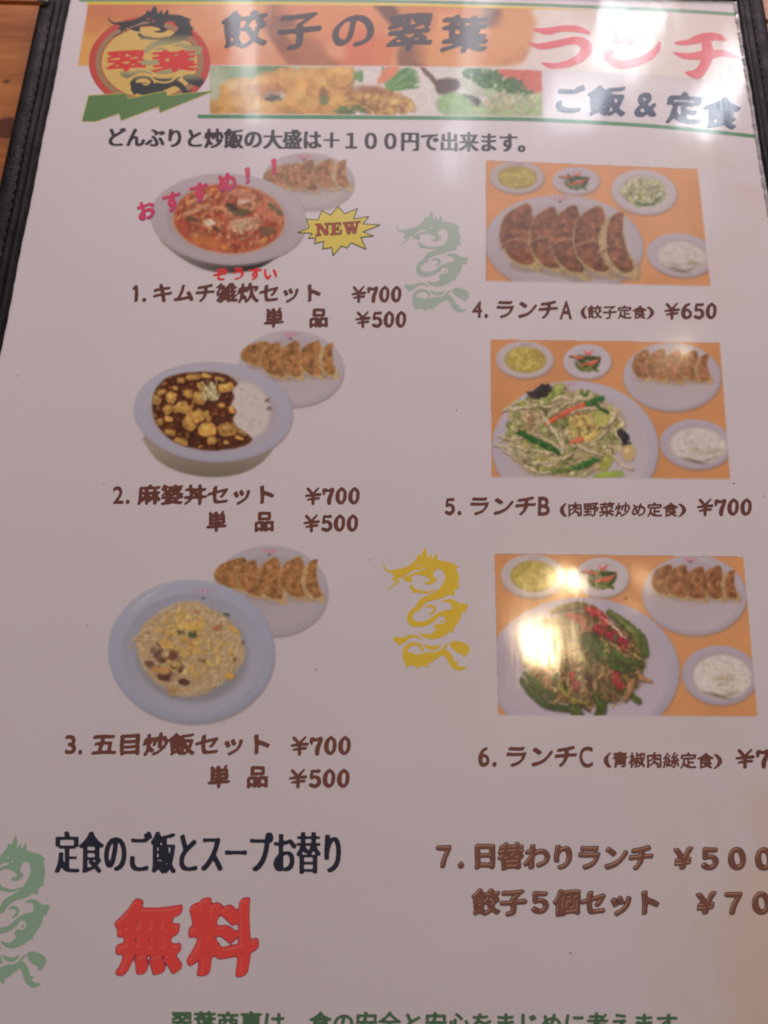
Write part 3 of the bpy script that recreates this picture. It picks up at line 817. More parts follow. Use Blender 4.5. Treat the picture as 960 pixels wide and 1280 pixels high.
z5 = lambda L: [(90+x/5.053, y/5.05) for x, y in L]
BOLT = z5([(105, 605), (345, 590), (355, 625), (595, 575), (600, 605), (890, 575), (555, 710), (550, 670), (310, 760), (300, 715), (150, 765), (65, 765)])
bcx = np.mean([p[0] for p in BOLT]); bcy = np.mean([p[1] for p in BOLT])
shape('emblem_bolt', [('p', BOLT)] + [('k', [(*BOLT[i], .8), (*BOLT[(i+1) % 12], .8)]) for i in range(12)], (176, 160, 66), .000105, emb, ref=TOPREF, label='yellow edging of the green bolt')
shape('emblem_bolt', [('p', BOLT)], (87, 114, 70), .00011, emb, ref=TOPREF, label='green zigzag bolt under the emblem')

# headline
textc([('餃', 306.7, 36, 58, 49, -.02), ('子', 374.3, 37, 60, 48, 0), ('の', 442.5, 38, 60, 50, 0), ('翠', 512.6, 40, 62, 50, .03), ('葉', 581, 42, 60, 48, .03)],
      (56, 46, 48), 'gyosho', .00012, 'headline', '餃子の翠葉 in dark brush lettering', ref=TOPREF, res=110)
z3 = lambda L: [(640+x/3., y/3.) for x, y in L]
shape('headline', [
 ('s', z3([(78, 108), (130, 104), (200, 95), (250, 98), (288, 116), (290, 130), (240, 121), (190, 119), (140, 130), (105, 125)])),
 ('s', z3([(60, 158), (100, 163), (170, 150), (230, 138), (270, 142), (298, 165), (298, 200), (260, 235), (200, 254), (150, 258), (120, 246), (113, 234), (160, 236), (210, 225), (245, 203), (258, 182), (245, 168), (215, 168), (170, 178), (120, 186), (88, 180)])),
 ('s', z3([(358, 98), (375, 110), (395, 118), (405, 138), (430, 132), (462, 155), (440, 170), (400, 166), (380, 160), (385, 140), (368, 120)])),
 ('s', z3([(350, 190), (372, 182), (382, 195), (378, 215), (420, 226), (480, 212), (530, 182), (552, 155), (558, 175), (540, 210), (500, 236), (440, 256), (395, 257), (355, 232), (342, 208)])),
 ('s', z3([(690, 132), (740, 122), (788, 132), (806, 155), (770, 152), (720, 160), (650, 170), (612, 166), (614, 156), (660, 148)])),
 ('s', z3([(603, 196), (660, 199), (730, 188), (800, 190), (852, 213), (838, 221), (790, 212), (745, 222), (690, 225), (640, 219)])),
 ('s', z3([(728, 148), (750, 165), (754, 195), (747, 235), (727, 272), (702, 297), (668, 288), (648, 270), (682, 262), (702, 240), (712, 205), (712, 160)])),
 ], (200, 84, 86), .00012, label='ランチ in large red brush lettering', ref=TOPREF)
textc([('ご', 711, 124, 41, 37, .02), ('飯', 759, 126, 47, 39, .04), ('&', 807.5, 130, 34, 33, .06), ('定', 855, 135, 45, 40, .08), ('食', 902, 141, 47, 41, .1)],
      (52, 58, 84), 'kaku', .00012, 'headline', 'ご飯&定食 in dark blue lettering', ref=TOPREF, res=90)
text('どんぶりと炒飯の大盛は＋１００円で出来ます。', 133, 171, 672, 178.5, 26, (52, 46, 48), 'mincho', res=64, ref=(192, 176, 178), label='line about a large serving for 100 yen more')

# recommended
osu = [('お', 182, 262.5, 24, 25, -.2), ('す', 215, 251.5, 25, 26, -.2), ('す', 249, 240, 25, 26, -.2), ('め', 283, 227, 25, 25, -.2), ('！', 317, 218, 30, 24, -.1), ('！', 350, 207, 30, 24, -.1)]
textc(osu, (120, 60, 120), 'kaku', .00012, 'text_outline', 'purple edge of the slanted red lettering', ref=(190, 172, 175), off=(.6, .6), sc=1.04)
textc(osu, (182, 56, 78), 'kaku', .00014, 'text_line', 'おすすめ！！ in slanted red lettering', ref=(190, 172, 175))
textc([('ぞ', 276, 343, 20, 17, 0), ('う', 298, 342, 20, 17, 0), ('す', 319, 342, 19, 17, 0), ('い', 338, 342, 19, 17, 0)], (182, 42, 38), 'kaku', .00014, label='small red reading ぞうすい')
z6 = lambda L: [(320+x/6., 185+y/6.) for x, y in L]
BURST = z6([(315, 635), (400, 600), (380, 535), (465, 540), (495, 470), (560, 505), (615, 440), (665, 495), (760, 455), (730, 535), (845, 515), (800, 570), (930, 578), (800, 630), (880, 660), (785, 670), (825, 760), (715, 710), (682, 750), (640, 735), (578, 808), (570, 745), (500, 757), (510, 700), (438, 717), (450, 675), (395, 678), (425, 640)])
nb_ = len(BURST)
bu = shape('star_badge', [('k', [(*BURST[i], .75), (*BURST[(i+1) % nb_], .75)]) for i in range(nb_)]+[('p', BURST)], (75, 72, 45), .00012, label='yellow starburst reading NEW', ref=(186, 168, 170))
shape('badge_fill', [('p', BURST)]+[('-k', [(*BURST[i], .55), (*BURST[(i+1) % nb_], .55)]) for i in range(nb_)], (188, 160, 72), .00013, bu, ref=(186, 168, 170))
def serif(ox, oy, w_, h_, letters, grow):
    it = []
    G = {'N': [[(.02, .9), (.38, .9), (.38, 1), (.02, 1)], [(.02, 0), (.34, 0), (.34, .1), (.02, .1)], [(.66, 0), (1.0, 0), (1.0, .1), (.66, .1)], [(.14, .03), (.25, .03), (.25, .95), (.14, .95)], [(.78, .03), (.88, .03), (.88, 1), (.78, 1)], [(.1, 0), (.36, 0), (.88, 1), (.7, 1)]],
         'E': [[(.05, 0), (.9, 0), (.9, .1), (.05, .1)], [(.05, .9), (.95, .9), (.95, 1), (.05, 1)], [(.2, .03), (.46, .03), (.46, .97), (.2, .97)], [(.4, .44), (.72, .44), (.72, .55), (.4, .55)], [(.8, 0), (.9, 0), (.92, .28), (.84, .26)], [(.85, 1), (.96, 1), (1.0, .66), (.9, .7)], [(.66, .33), (.74, .33), (.74, .66), (.66, .66)]],
         'W': [[(-.05, 0), (.3, 0), (.3, .1), (-.05, .1)], [(.34, 0), (.66, 0), (.66, .1), (.34, .1)], [(.78, 0), (1.1, 0), (1.1, .1), (.78, .1)], [(.02, .05), (.22, .05), (.38, 1), (.26, 1)], [(.3, 1), (.4, 1), (.56, .1), (.46, .1)], [(.42, .05), (.6, .05), (.74, 1), (.62, 1)], [(.66, 1), (.76, 1), (.97, .08), (.9, .05)]]}
    for k, (L, x, y, wd) in enumerate(letters):
        for q in G[L]:
            P = [(x+a*wd, y+b*h_-.09*a*wd) for a, b in q]
            it.append(('p', P))
            if grow:
                for i in range(len(P)): it.append(('k', [(*P[i], grow), (*P[(i+1) % len(P)], grow)]))
    return it
NEWL = [('N', 394.5, 280.5, 17.5), ('E', 412.5, 279.5, 14.5), ('W', 430, 278.5, 18.5)]
shape('badge_lettering', serif(0, 0, 0, 14.5, NEWL, .75), (50, 28, 30), .00014, bu, ref=(186, 168, 170), step=.25, soft=.2)
shape('badge_lettering', serif(0, 0, 0, 14.5, NEWL, 0), (148, 62, 50), .00015, bu, ref=(186, 168, 170), step=.25, soft=.15)

# item lines: (number, x0,x1), (name, x0,x1), y, height, price ...
def item(y, h, num, nx, name, px, price, qx, y2=None, single=None, rx=None, ref=(178, 160, 162), dy=(0, 0)):
    text(num, nx[0], y, nx[1], y, h, BROWN, 'digit', dscale=.92, label='item number '+num, ref=ref)
    text(name, px[0], y, px[1], y+dy[0], h, BROWN, 'kaku', label=name, ref=ref, dstyle='digit', adv={'A': .62, 'B': .55, 'C': .6})
    text(price, qx[0], y+1+dy[1], qx[1], y+1+dy[1], h, BROWN, 'digit', name='price', label=price, ref=ref, dscale=.90, adv={'¥': .78})
    if single:
        (ax, bx) = single
        textc([('単', ax, y2, h, h, 0), ('品', bx, y2, h, h, 0)], BROWN, 'kaku', .0001, label='単品', ref=ref)
        text('¥500', rx[0], y2+1.5, rx[1], y2+1.5, h, BROWN, 'digit', name='price', label='¥500', ref=ref, dscale=.90, adv={'¥': .78})
item(366, 25, '1.', (164, 184), 'キムチ雑炊セット', (190, 404), '¥700', (438, 503), 397, (342.5, 398.5), (443, 509), (184, 166, 168))
item(618, 26, '2.', (141, 163), '麻婆丼セット', (172, 346), '¥700', (380, 451), 651.5, (271, 330.5), (378, 449), (174, 155, 158))
item(930, 28.5, '3.', (81, 104), '五目炒飯セット', (114, 341), '¥700', (362, 440), 970.5, (274, 322), (360, 438.5), (160, 141, 144))
item(386, 25, '4.', (590, 611), 'ランチA', (618, 716), '¥650', (829, 897), ref=(184, 167, 169), dy=(1, 1))
item(632, 26, '5.', (555, 578), 'ランチB', (585, 688), '¥700', (870, 941), ref=(175, 157, 159), dy=(0, 0))
item(945, 29, '6.', (597, 622), 'ランチC', (630, 742), '¥700', (918, 1001), ref=(166, 148, 150), dy=(0, 1))
P_ = {'(': .45, ')': .45}
text('(餃子定食)', 726, 389.5, 817, 390.5, 17.5, BROWN, 'kakuthin', label='(餃子定食)', adv=P_, ref=(184, 167, 169), dstyle='kakuthin')
text('(肉野菜炒め定食)', 700, 636.5, 857, 637, 18.5, BROWN, 'kakuthin', label='(肉野菜炒め定食)', adv=P_, ref=(175, 157, 159), dstyle='kakuthin')
text('(青椒肉絲定食)', 755, 949, 902, 951, 20.5, BROWN, 'kakuthin', label='(青椒肉絲定食)', adv=P_, ref=(166, 148, 150), dstyle='kakuthin')

LOW = (152, 133, 134)
def pop(s, x0, y0, x1, y1, h, adv=None):
    kw = dict(res=64, ref=LOW, adv=adv, squash=1.0)
    text(s, x0, y0, x1, y1, h, (56, 34, 42), 'popline', z=.00010, name='text_outline', label='dark edge of '+s, **kw)
    text(s, x0, y0, x1, y1, h, (88, 52, 42), 'pop', z=.00012, label=s, **kw)
    text(s, x0, y0, x1, y1, h, (138, 98, 76), 'popglint', z=.00014, name='text_highlight', label='gold highlight of '+s, **kw)
pop('７.', 540, 1070, 580, 1070, 33, {'.': .32})
pop('日替わりランチ', 590, 1069.5, 818, 1072, 33)
pop('￥５００', 837, 1072, 972, 1073.5, 33)
pop('餃子５個セット', 591, 1127, 827, 1128, 33)
pop('￥７００', 865, 1128, 1004, 1129, 33)
text('定食のご飯とスープお替り', 69, 1065, 431, 1066, 56, (30, 28, 36), 'minchob', res=80, ref=(150, 131, 133), label='定食のご飯とスープお替り in black lettering')
MU = [('無', 187, 1170, 84, 96, 0), ('料', 279, 1171, 86, 98, 0)]
textc(MU, (108, 40, 56), 'mumyoline', .00010, 'text_outline', 'purple edge of the big red characters', ref=LOW, res=110)
textc(MU, (172, 48, 42), 'mumyo', .00012, 'text_line', '無料 in big red characters', ref=LOW, res=110)
textc(MU, (180, 62, 54), 'popglint', .00014, 'text_highlight', 'light flank of the big red characters', ref=LOW, res=110)
text('翠葉商事は、食の安全と安心をまじめに考えます', 213, 1278, 848, 1280, 30, (52, 68, 46), 'green', res=64, ref=(146, 128, 130), label='dark green sentence at the bottom edge')

# ------------------------------------------------------------------ printed photographs
RICE = [(218, 208, 222), (206, 194, 204), (226, 218, 232), (196, 182, 188)]
def rice(c, cx, cy, rx, ry, ang=0, id_=None, warm=0):
    c.ell(cx, cy, rx*1.03, ry*1.05, ang, (160, 146, 138), 4, .7)
    m = c.emask(cx, cy, rx, ry, ang, 4)
    c.ell(cx, cy, rx, ry, ang, (214, 202, 214), 4, 1, id_)
    strew(c, int(rx*ry*.45), (cx, cy, rx, ry, ang), (.8, 1.3), RICE, (1.6, 3), .18, mask=m)
    for k in range(9): c.ell(cx+(c.rs.rand()-.4)*rx*1.1, cy+(c.rs.rand()*.9-.2)*ry, 4+c.rs.rand()*5, 1.2+c.rs.rand()*1.4, -.1+c.rs.rand()*.4, (166, 146, 118), 3, .38, mask=m)
    c.ell(cx-rx*.15, cy+ry*.88, rx*.38, 2.2, .25, (105, 92, 80), 3, .75); c.ell(cx+rx*.3, cy+ry*.82, rx*.25, 1.5, -.25, (120, 104, 90), 3, .6)
def soup(c, cx, cy, rx, ry, id_, idf, ang=.03, glaze=0):
    plate(c, cx, cy, rx, ry, ang, id_, (186, 178, 182), (196, 188, 182), .82)
    def sc(X, Y, u, v):
        q = vnoise(X, Y, 5, int(cx) % 40)[..., None]; q2 = vnoise(X, Y, 2, int(cx) % 31)[..., None]
        return np.array((188, 166, 70))*(.80+.35*q)+np.array((20, 16, 6))*(q2-.5)*2
    c.ell(cx+1, cy+.5, rx*.72, ry*.72, ang, (150, 124, 44), 2, .8)
    c.ell(cx+1, cy+.2, rx*.68, ry*.68, ang, sc, 2, 1, idf)
    for k in range(14): c.ell(cx+(c.rs.rand()-.5)*rx, cy+(c.rs.rand()-.5)*ry, 1+c.rs.rand()*3, .6+c.rs.rand(), c.rs.rand()*3, (212, 196, 110), 1.5, .5)
    for k in range(4): c.ell(cx-rx*.1+k*rx*.1, cy-ry*.83, 1.4, .9, 0, (130, 112, 112), 1, .7)
def pickles(c, cx, cy, rx, ry, id_, idf, s=1.0):
    plate(c, cx, cy, rx, ry, 0, id_, (190, 184, 198), (194, 186, 192), .8)
    c.ell(cx, cy+2, rx*.52, ry*.50, 0, (112, 112, 84), 3, .75, idf)
    g = (62, 72, 38); o = (206, 96, 50)
    for (x, y, L, a, col, r) in ((-.1, -.25, .62, .05, g, 2.6), (-.15, .10, .45, 1.1, g, 3), (.18, .3, .34, .7, (96, 108, 50), 2.8), (.15, .05, .42, -.35, o, 2.6), (-.3, .32, .25, .9, (92, 100, 50), 2.6), (.36, .2, .3, -1.0, g, 2.2), (-.4, -.28, .3, .15, o, 1.4), (.05, .42, .2, .2, (120, 124, 60), 2), (.1, -.5, .16, -.8, (214, 80, 60), 1.3), (-.02, -.5, .12, .9, (214, 80, 60), 1.2)):
        dx, dy = math.cos(a)*L*rx, math.sin(a)*L*rx*.8; x_, y_ = cx+x*rx, cy+y*ry
        c.line([(x_-dx, y_-dy), (x_, y_+1), (x_+dx, y_+dy)], [r*.4*s, r*s, r*.5*s], col, 1.2)
        c.line([(x_-dx*.5, y_-dy*.5-.8), (x_+dx*.4, y_+dy*.4-.6)], [.4, .6], np.array(col)*1.4+15, 1, .5)
def label_print(c, cx, cy, w_, h_, sl=.05, frame=True):
    if frame:
        for a, b in (((-1, -1), (1, -1)), ((1, -1), (1, 1)), ((1, 1), (-1, 1)), ((-1, 1), (-1, -1))):
            c.line([(cx+a[0]*w_/2, cy+a[1]*h_/2+a[0]*w_*sl), (cx+b[0]*w_/2, cy+b[1]*h_/2+b[0]*w_*sl)], .35, (165, 158, 168), 1, .6)
    for k in range(5):
        x = cx-w_*.36+k*w_*.18
        c.line([(x-1, cy-h_*.15+(k % 2)-1), (x+1, cy-h_*.15+(k % 2)+.6)], .6, (206, 92, 110), .9, .85)
        if 0 < k < 4: c.line([(x, cy-h_*.15-1.8), (x, cy+.8)], .45, (206, 92, 110), .9, .75); c.ell(x, cy+h_*.1, .9, .7, 0, (200, 90, 110), .8, .7)
    c.line([(cx-2.6, cy+h_*.30), (cx, cy+h_*.36), (cx+2.6, cy+h_*.31)], [.3, 1.0, .3], (72, 66, 72), .8, .9)

def tray(c, quad, dark=(60, 40, 40), col=(212, 148, 82), sides='tlb', blend=2.2):
    """orange tray background clipped to the photograph's outline"""
    P = np.array(quad, float); inside = poly_mask(P, c.X, c.Y).astype(float)
    inside = blur(inside, .45*c.S*.7)
    c.clipm = inside
def finish_tray(c, quad, paper, sides):
    a = c.clipm[..., None]; c.tone()
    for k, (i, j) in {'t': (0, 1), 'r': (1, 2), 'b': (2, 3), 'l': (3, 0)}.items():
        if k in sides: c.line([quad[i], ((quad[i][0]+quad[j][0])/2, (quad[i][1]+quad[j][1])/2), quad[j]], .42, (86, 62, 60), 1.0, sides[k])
    c.C = c.C*a + refadj(paper)*(1-a)
    c.id[c.clipm < .02] = -1
def orange(c, seed, col=(212, 148, 84)):
    q = vnoise(c.X, c.Y, 40, seed)[..., None]; q2 = vnoise(c.X, c.Y, 1.5, seed+1, 2)[..., None]
    c.C[:] = np.array(col, float)*(.95+.09*q+.03*(q2-.5))

# --- lunch A -------------------------------------------------------
Q4 = [(606.7, 200), (872, 211), (888.3, 357.5), (607.5, 351)]
c = Canvas(602, 196, 893, 362, (214, 156, 96), 4); tray(c, Q4); orange(c, 3, (220, 156, 92)); REF4 = (190, 174, 176)
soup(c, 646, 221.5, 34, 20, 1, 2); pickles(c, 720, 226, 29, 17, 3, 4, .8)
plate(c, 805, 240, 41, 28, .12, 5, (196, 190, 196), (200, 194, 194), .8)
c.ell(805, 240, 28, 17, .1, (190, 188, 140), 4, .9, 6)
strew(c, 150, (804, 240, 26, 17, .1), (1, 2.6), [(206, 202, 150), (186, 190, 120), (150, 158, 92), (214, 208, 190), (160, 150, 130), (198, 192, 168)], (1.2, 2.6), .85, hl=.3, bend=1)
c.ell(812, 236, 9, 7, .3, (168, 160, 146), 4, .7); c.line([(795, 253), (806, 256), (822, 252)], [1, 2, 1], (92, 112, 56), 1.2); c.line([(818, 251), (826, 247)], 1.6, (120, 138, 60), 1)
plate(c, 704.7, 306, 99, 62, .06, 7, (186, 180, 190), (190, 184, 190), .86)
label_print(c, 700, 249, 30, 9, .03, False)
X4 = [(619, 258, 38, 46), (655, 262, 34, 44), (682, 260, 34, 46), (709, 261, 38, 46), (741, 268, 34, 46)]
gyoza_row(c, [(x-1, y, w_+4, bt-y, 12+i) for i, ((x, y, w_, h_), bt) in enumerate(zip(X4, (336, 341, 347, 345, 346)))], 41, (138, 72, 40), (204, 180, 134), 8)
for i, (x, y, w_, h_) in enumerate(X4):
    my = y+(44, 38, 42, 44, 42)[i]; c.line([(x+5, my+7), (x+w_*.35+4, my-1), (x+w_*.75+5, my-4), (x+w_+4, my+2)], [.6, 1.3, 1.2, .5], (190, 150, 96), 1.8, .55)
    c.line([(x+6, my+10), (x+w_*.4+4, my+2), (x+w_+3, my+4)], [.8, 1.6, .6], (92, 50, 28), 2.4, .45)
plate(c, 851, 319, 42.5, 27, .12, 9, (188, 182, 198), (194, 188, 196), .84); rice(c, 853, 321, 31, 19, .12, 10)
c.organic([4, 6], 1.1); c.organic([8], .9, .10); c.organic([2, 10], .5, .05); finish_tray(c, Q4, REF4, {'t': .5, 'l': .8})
bake(c, {0: ('food_photo', 'photo of the dumpling lunch set on an orange tray'), 1: 'soup_bowl', 2: 'soup', 3: 'small_dish', 4: 'pickles', 5: 'salad_dish', 6: 'salad', 7: 'plate', 8: 'dumplings', 9: 'rice_bowl', 10: 'rice'}, REF4, .00004, menu)

# --- lunch B -------------------------------------------------------
Q5 = [(612.6, 424), (899.6, 428), (912.8, 598.8), (614.3, 596)]
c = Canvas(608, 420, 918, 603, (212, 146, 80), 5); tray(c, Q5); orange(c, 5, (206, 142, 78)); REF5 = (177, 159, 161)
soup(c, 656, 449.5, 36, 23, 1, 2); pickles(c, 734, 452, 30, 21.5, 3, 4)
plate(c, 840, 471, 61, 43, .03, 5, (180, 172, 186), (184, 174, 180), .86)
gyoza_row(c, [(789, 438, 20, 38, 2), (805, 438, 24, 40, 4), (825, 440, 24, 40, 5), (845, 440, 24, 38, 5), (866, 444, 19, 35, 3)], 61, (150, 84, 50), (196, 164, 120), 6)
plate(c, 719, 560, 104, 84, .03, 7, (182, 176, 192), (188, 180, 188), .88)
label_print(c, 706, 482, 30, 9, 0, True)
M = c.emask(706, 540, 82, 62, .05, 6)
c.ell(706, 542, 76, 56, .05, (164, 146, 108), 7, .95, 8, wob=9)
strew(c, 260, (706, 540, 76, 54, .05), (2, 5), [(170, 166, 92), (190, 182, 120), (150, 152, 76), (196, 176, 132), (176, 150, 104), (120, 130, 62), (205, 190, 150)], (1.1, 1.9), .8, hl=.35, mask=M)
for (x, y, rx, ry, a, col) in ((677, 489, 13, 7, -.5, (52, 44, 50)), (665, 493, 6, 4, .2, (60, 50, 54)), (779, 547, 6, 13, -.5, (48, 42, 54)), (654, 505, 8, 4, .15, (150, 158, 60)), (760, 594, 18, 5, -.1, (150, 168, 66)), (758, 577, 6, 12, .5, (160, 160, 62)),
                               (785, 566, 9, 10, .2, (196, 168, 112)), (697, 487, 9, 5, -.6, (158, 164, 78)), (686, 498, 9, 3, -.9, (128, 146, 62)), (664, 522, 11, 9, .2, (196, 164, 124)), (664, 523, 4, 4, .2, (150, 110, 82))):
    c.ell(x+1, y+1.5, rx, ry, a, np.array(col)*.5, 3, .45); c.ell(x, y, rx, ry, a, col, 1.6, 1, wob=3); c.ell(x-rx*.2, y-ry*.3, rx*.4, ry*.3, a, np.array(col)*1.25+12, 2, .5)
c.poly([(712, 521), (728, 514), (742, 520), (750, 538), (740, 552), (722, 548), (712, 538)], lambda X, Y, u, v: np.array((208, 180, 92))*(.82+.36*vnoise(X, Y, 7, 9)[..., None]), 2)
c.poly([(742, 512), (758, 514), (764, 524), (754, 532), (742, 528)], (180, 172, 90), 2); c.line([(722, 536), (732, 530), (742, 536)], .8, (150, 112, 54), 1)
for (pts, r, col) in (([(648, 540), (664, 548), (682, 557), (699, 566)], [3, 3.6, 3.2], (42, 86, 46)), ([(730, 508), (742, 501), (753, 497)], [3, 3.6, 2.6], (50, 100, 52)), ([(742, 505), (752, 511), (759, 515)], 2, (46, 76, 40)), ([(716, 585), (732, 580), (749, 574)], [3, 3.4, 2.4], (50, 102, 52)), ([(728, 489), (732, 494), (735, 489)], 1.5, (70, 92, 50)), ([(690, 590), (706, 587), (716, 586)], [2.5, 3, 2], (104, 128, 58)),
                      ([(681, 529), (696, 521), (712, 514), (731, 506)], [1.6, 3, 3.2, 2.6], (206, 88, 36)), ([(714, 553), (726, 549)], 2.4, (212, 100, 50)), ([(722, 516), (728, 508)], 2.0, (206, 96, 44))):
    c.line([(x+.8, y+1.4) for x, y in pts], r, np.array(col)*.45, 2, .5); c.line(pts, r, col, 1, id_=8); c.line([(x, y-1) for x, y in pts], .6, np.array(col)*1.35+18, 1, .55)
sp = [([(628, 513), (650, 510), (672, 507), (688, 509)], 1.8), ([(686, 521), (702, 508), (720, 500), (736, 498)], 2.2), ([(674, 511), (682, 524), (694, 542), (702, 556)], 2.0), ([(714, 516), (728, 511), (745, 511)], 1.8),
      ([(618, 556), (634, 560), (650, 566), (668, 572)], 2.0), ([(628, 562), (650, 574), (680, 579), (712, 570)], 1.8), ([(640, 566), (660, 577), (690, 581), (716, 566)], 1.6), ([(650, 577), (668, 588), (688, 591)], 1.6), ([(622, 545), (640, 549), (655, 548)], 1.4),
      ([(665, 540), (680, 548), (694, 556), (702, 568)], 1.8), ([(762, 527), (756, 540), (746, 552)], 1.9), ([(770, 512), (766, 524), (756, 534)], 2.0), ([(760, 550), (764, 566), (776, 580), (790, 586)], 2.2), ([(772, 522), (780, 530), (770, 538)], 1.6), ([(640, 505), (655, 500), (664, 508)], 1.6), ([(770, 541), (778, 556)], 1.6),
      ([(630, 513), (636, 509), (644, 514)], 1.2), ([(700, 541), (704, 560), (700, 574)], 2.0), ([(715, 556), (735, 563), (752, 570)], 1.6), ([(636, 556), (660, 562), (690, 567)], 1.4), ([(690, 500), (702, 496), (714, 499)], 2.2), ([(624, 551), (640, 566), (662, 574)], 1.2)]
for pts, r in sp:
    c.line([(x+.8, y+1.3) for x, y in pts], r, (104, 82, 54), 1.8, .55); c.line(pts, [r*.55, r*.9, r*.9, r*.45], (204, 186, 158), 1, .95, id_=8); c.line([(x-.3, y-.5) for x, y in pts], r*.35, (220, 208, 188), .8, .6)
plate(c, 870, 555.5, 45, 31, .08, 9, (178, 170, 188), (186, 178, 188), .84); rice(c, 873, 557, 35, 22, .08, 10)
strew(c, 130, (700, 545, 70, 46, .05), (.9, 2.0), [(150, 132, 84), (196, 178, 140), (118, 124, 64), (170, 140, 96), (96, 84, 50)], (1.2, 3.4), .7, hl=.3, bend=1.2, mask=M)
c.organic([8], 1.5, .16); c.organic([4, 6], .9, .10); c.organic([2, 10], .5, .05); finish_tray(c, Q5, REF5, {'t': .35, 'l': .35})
bake(c, {0: ('food_photo', 'photo of the fried meat and vegetable lunch set on an orange tray'), 1: 'soup_bowl', 2: 'soup', 3: 'small_dish', 4: 'pickles', 5: 'plate', 6: 'dumplings', 7: ('plate', 'large plate of fried vegetables'), 8: 'fried_vegetables', 9: 'rice_bowl', 10: 'rice'}, REF5, .00004, menu)

# --- lunch C -------------------------------------------------------
Q6 = [(618, 691.7), (929, 695.6), (947, 895.4), (622.6, 893.8)]
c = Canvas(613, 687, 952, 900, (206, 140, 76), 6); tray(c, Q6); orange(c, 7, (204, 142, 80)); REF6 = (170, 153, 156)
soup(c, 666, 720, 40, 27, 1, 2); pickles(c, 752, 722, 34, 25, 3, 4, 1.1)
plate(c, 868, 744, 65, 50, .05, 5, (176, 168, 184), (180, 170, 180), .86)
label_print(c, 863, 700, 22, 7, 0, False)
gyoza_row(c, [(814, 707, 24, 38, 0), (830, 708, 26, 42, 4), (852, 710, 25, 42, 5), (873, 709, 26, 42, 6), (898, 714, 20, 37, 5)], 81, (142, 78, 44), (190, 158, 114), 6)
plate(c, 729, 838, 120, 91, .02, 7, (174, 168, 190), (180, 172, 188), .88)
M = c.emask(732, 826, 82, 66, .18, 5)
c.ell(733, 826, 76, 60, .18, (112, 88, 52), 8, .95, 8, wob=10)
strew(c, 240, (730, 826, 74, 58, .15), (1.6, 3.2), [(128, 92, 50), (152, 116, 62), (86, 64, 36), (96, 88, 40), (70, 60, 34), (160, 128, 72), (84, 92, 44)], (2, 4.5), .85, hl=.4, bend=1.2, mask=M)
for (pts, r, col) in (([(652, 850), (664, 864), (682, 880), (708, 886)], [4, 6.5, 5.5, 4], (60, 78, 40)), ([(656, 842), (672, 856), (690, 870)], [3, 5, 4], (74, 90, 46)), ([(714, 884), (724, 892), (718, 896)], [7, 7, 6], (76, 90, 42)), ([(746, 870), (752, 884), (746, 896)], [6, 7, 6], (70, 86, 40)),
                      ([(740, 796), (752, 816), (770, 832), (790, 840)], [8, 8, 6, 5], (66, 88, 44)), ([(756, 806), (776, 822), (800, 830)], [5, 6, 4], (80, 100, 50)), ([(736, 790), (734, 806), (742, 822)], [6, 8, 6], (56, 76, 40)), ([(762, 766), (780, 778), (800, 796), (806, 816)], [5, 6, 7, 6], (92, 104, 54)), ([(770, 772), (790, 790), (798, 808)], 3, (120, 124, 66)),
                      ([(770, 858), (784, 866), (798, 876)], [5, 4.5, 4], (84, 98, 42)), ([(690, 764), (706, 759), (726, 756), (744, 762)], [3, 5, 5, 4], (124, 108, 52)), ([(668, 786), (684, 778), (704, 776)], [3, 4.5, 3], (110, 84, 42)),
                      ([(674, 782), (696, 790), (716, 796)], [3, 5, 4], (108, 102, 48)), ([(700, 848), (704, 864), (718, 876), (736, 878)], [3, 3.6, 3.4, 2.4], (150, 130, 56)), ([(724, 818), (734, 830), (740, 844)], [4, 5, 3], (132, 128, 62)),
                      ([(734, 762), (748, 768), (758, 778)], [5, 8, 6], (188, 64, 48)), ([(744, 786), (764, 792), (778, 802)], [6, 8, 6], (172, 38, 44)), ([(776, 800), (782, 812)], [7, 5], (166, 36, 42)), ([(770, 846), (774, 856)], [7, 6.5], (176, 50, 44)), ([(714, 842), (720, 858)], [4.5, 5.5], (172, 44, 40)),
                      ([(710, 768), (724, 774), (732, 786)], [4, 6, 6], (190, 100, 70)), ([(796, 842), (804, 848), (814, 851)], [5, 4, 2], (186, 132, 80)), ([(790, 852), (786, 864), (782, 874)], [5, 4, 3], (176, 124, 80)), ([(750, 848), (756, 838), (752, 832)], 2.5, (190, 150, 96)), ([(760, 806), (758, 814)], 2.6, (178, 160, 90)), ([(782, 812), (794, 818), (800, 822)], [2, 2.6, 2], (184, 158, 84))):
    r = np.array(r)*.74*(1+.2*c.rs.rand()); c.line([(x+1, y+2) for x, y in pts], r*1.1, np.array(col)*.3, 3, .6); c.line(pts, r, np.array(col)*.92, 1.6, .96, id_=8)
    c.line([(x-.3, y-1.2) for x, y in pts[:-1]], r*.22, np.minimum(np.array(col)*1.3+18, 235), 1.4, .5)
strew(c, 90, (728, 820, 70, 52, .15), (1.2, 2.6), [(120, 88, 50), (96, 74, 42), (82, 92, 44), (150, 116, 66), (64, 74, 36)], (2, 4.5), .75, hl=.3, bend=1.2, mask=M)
c.ell(736, 850, 9, 7, .2, (84, 58, 46), 2, .9, wob=3); c.line([(752, 772), (768, 784), (782, 798)], [1, 1.6, .8], (216, 170, 160), 1, .8); c.line([(760, 776), (780, 796)], .7, (226, 200, 190), 1, .7)
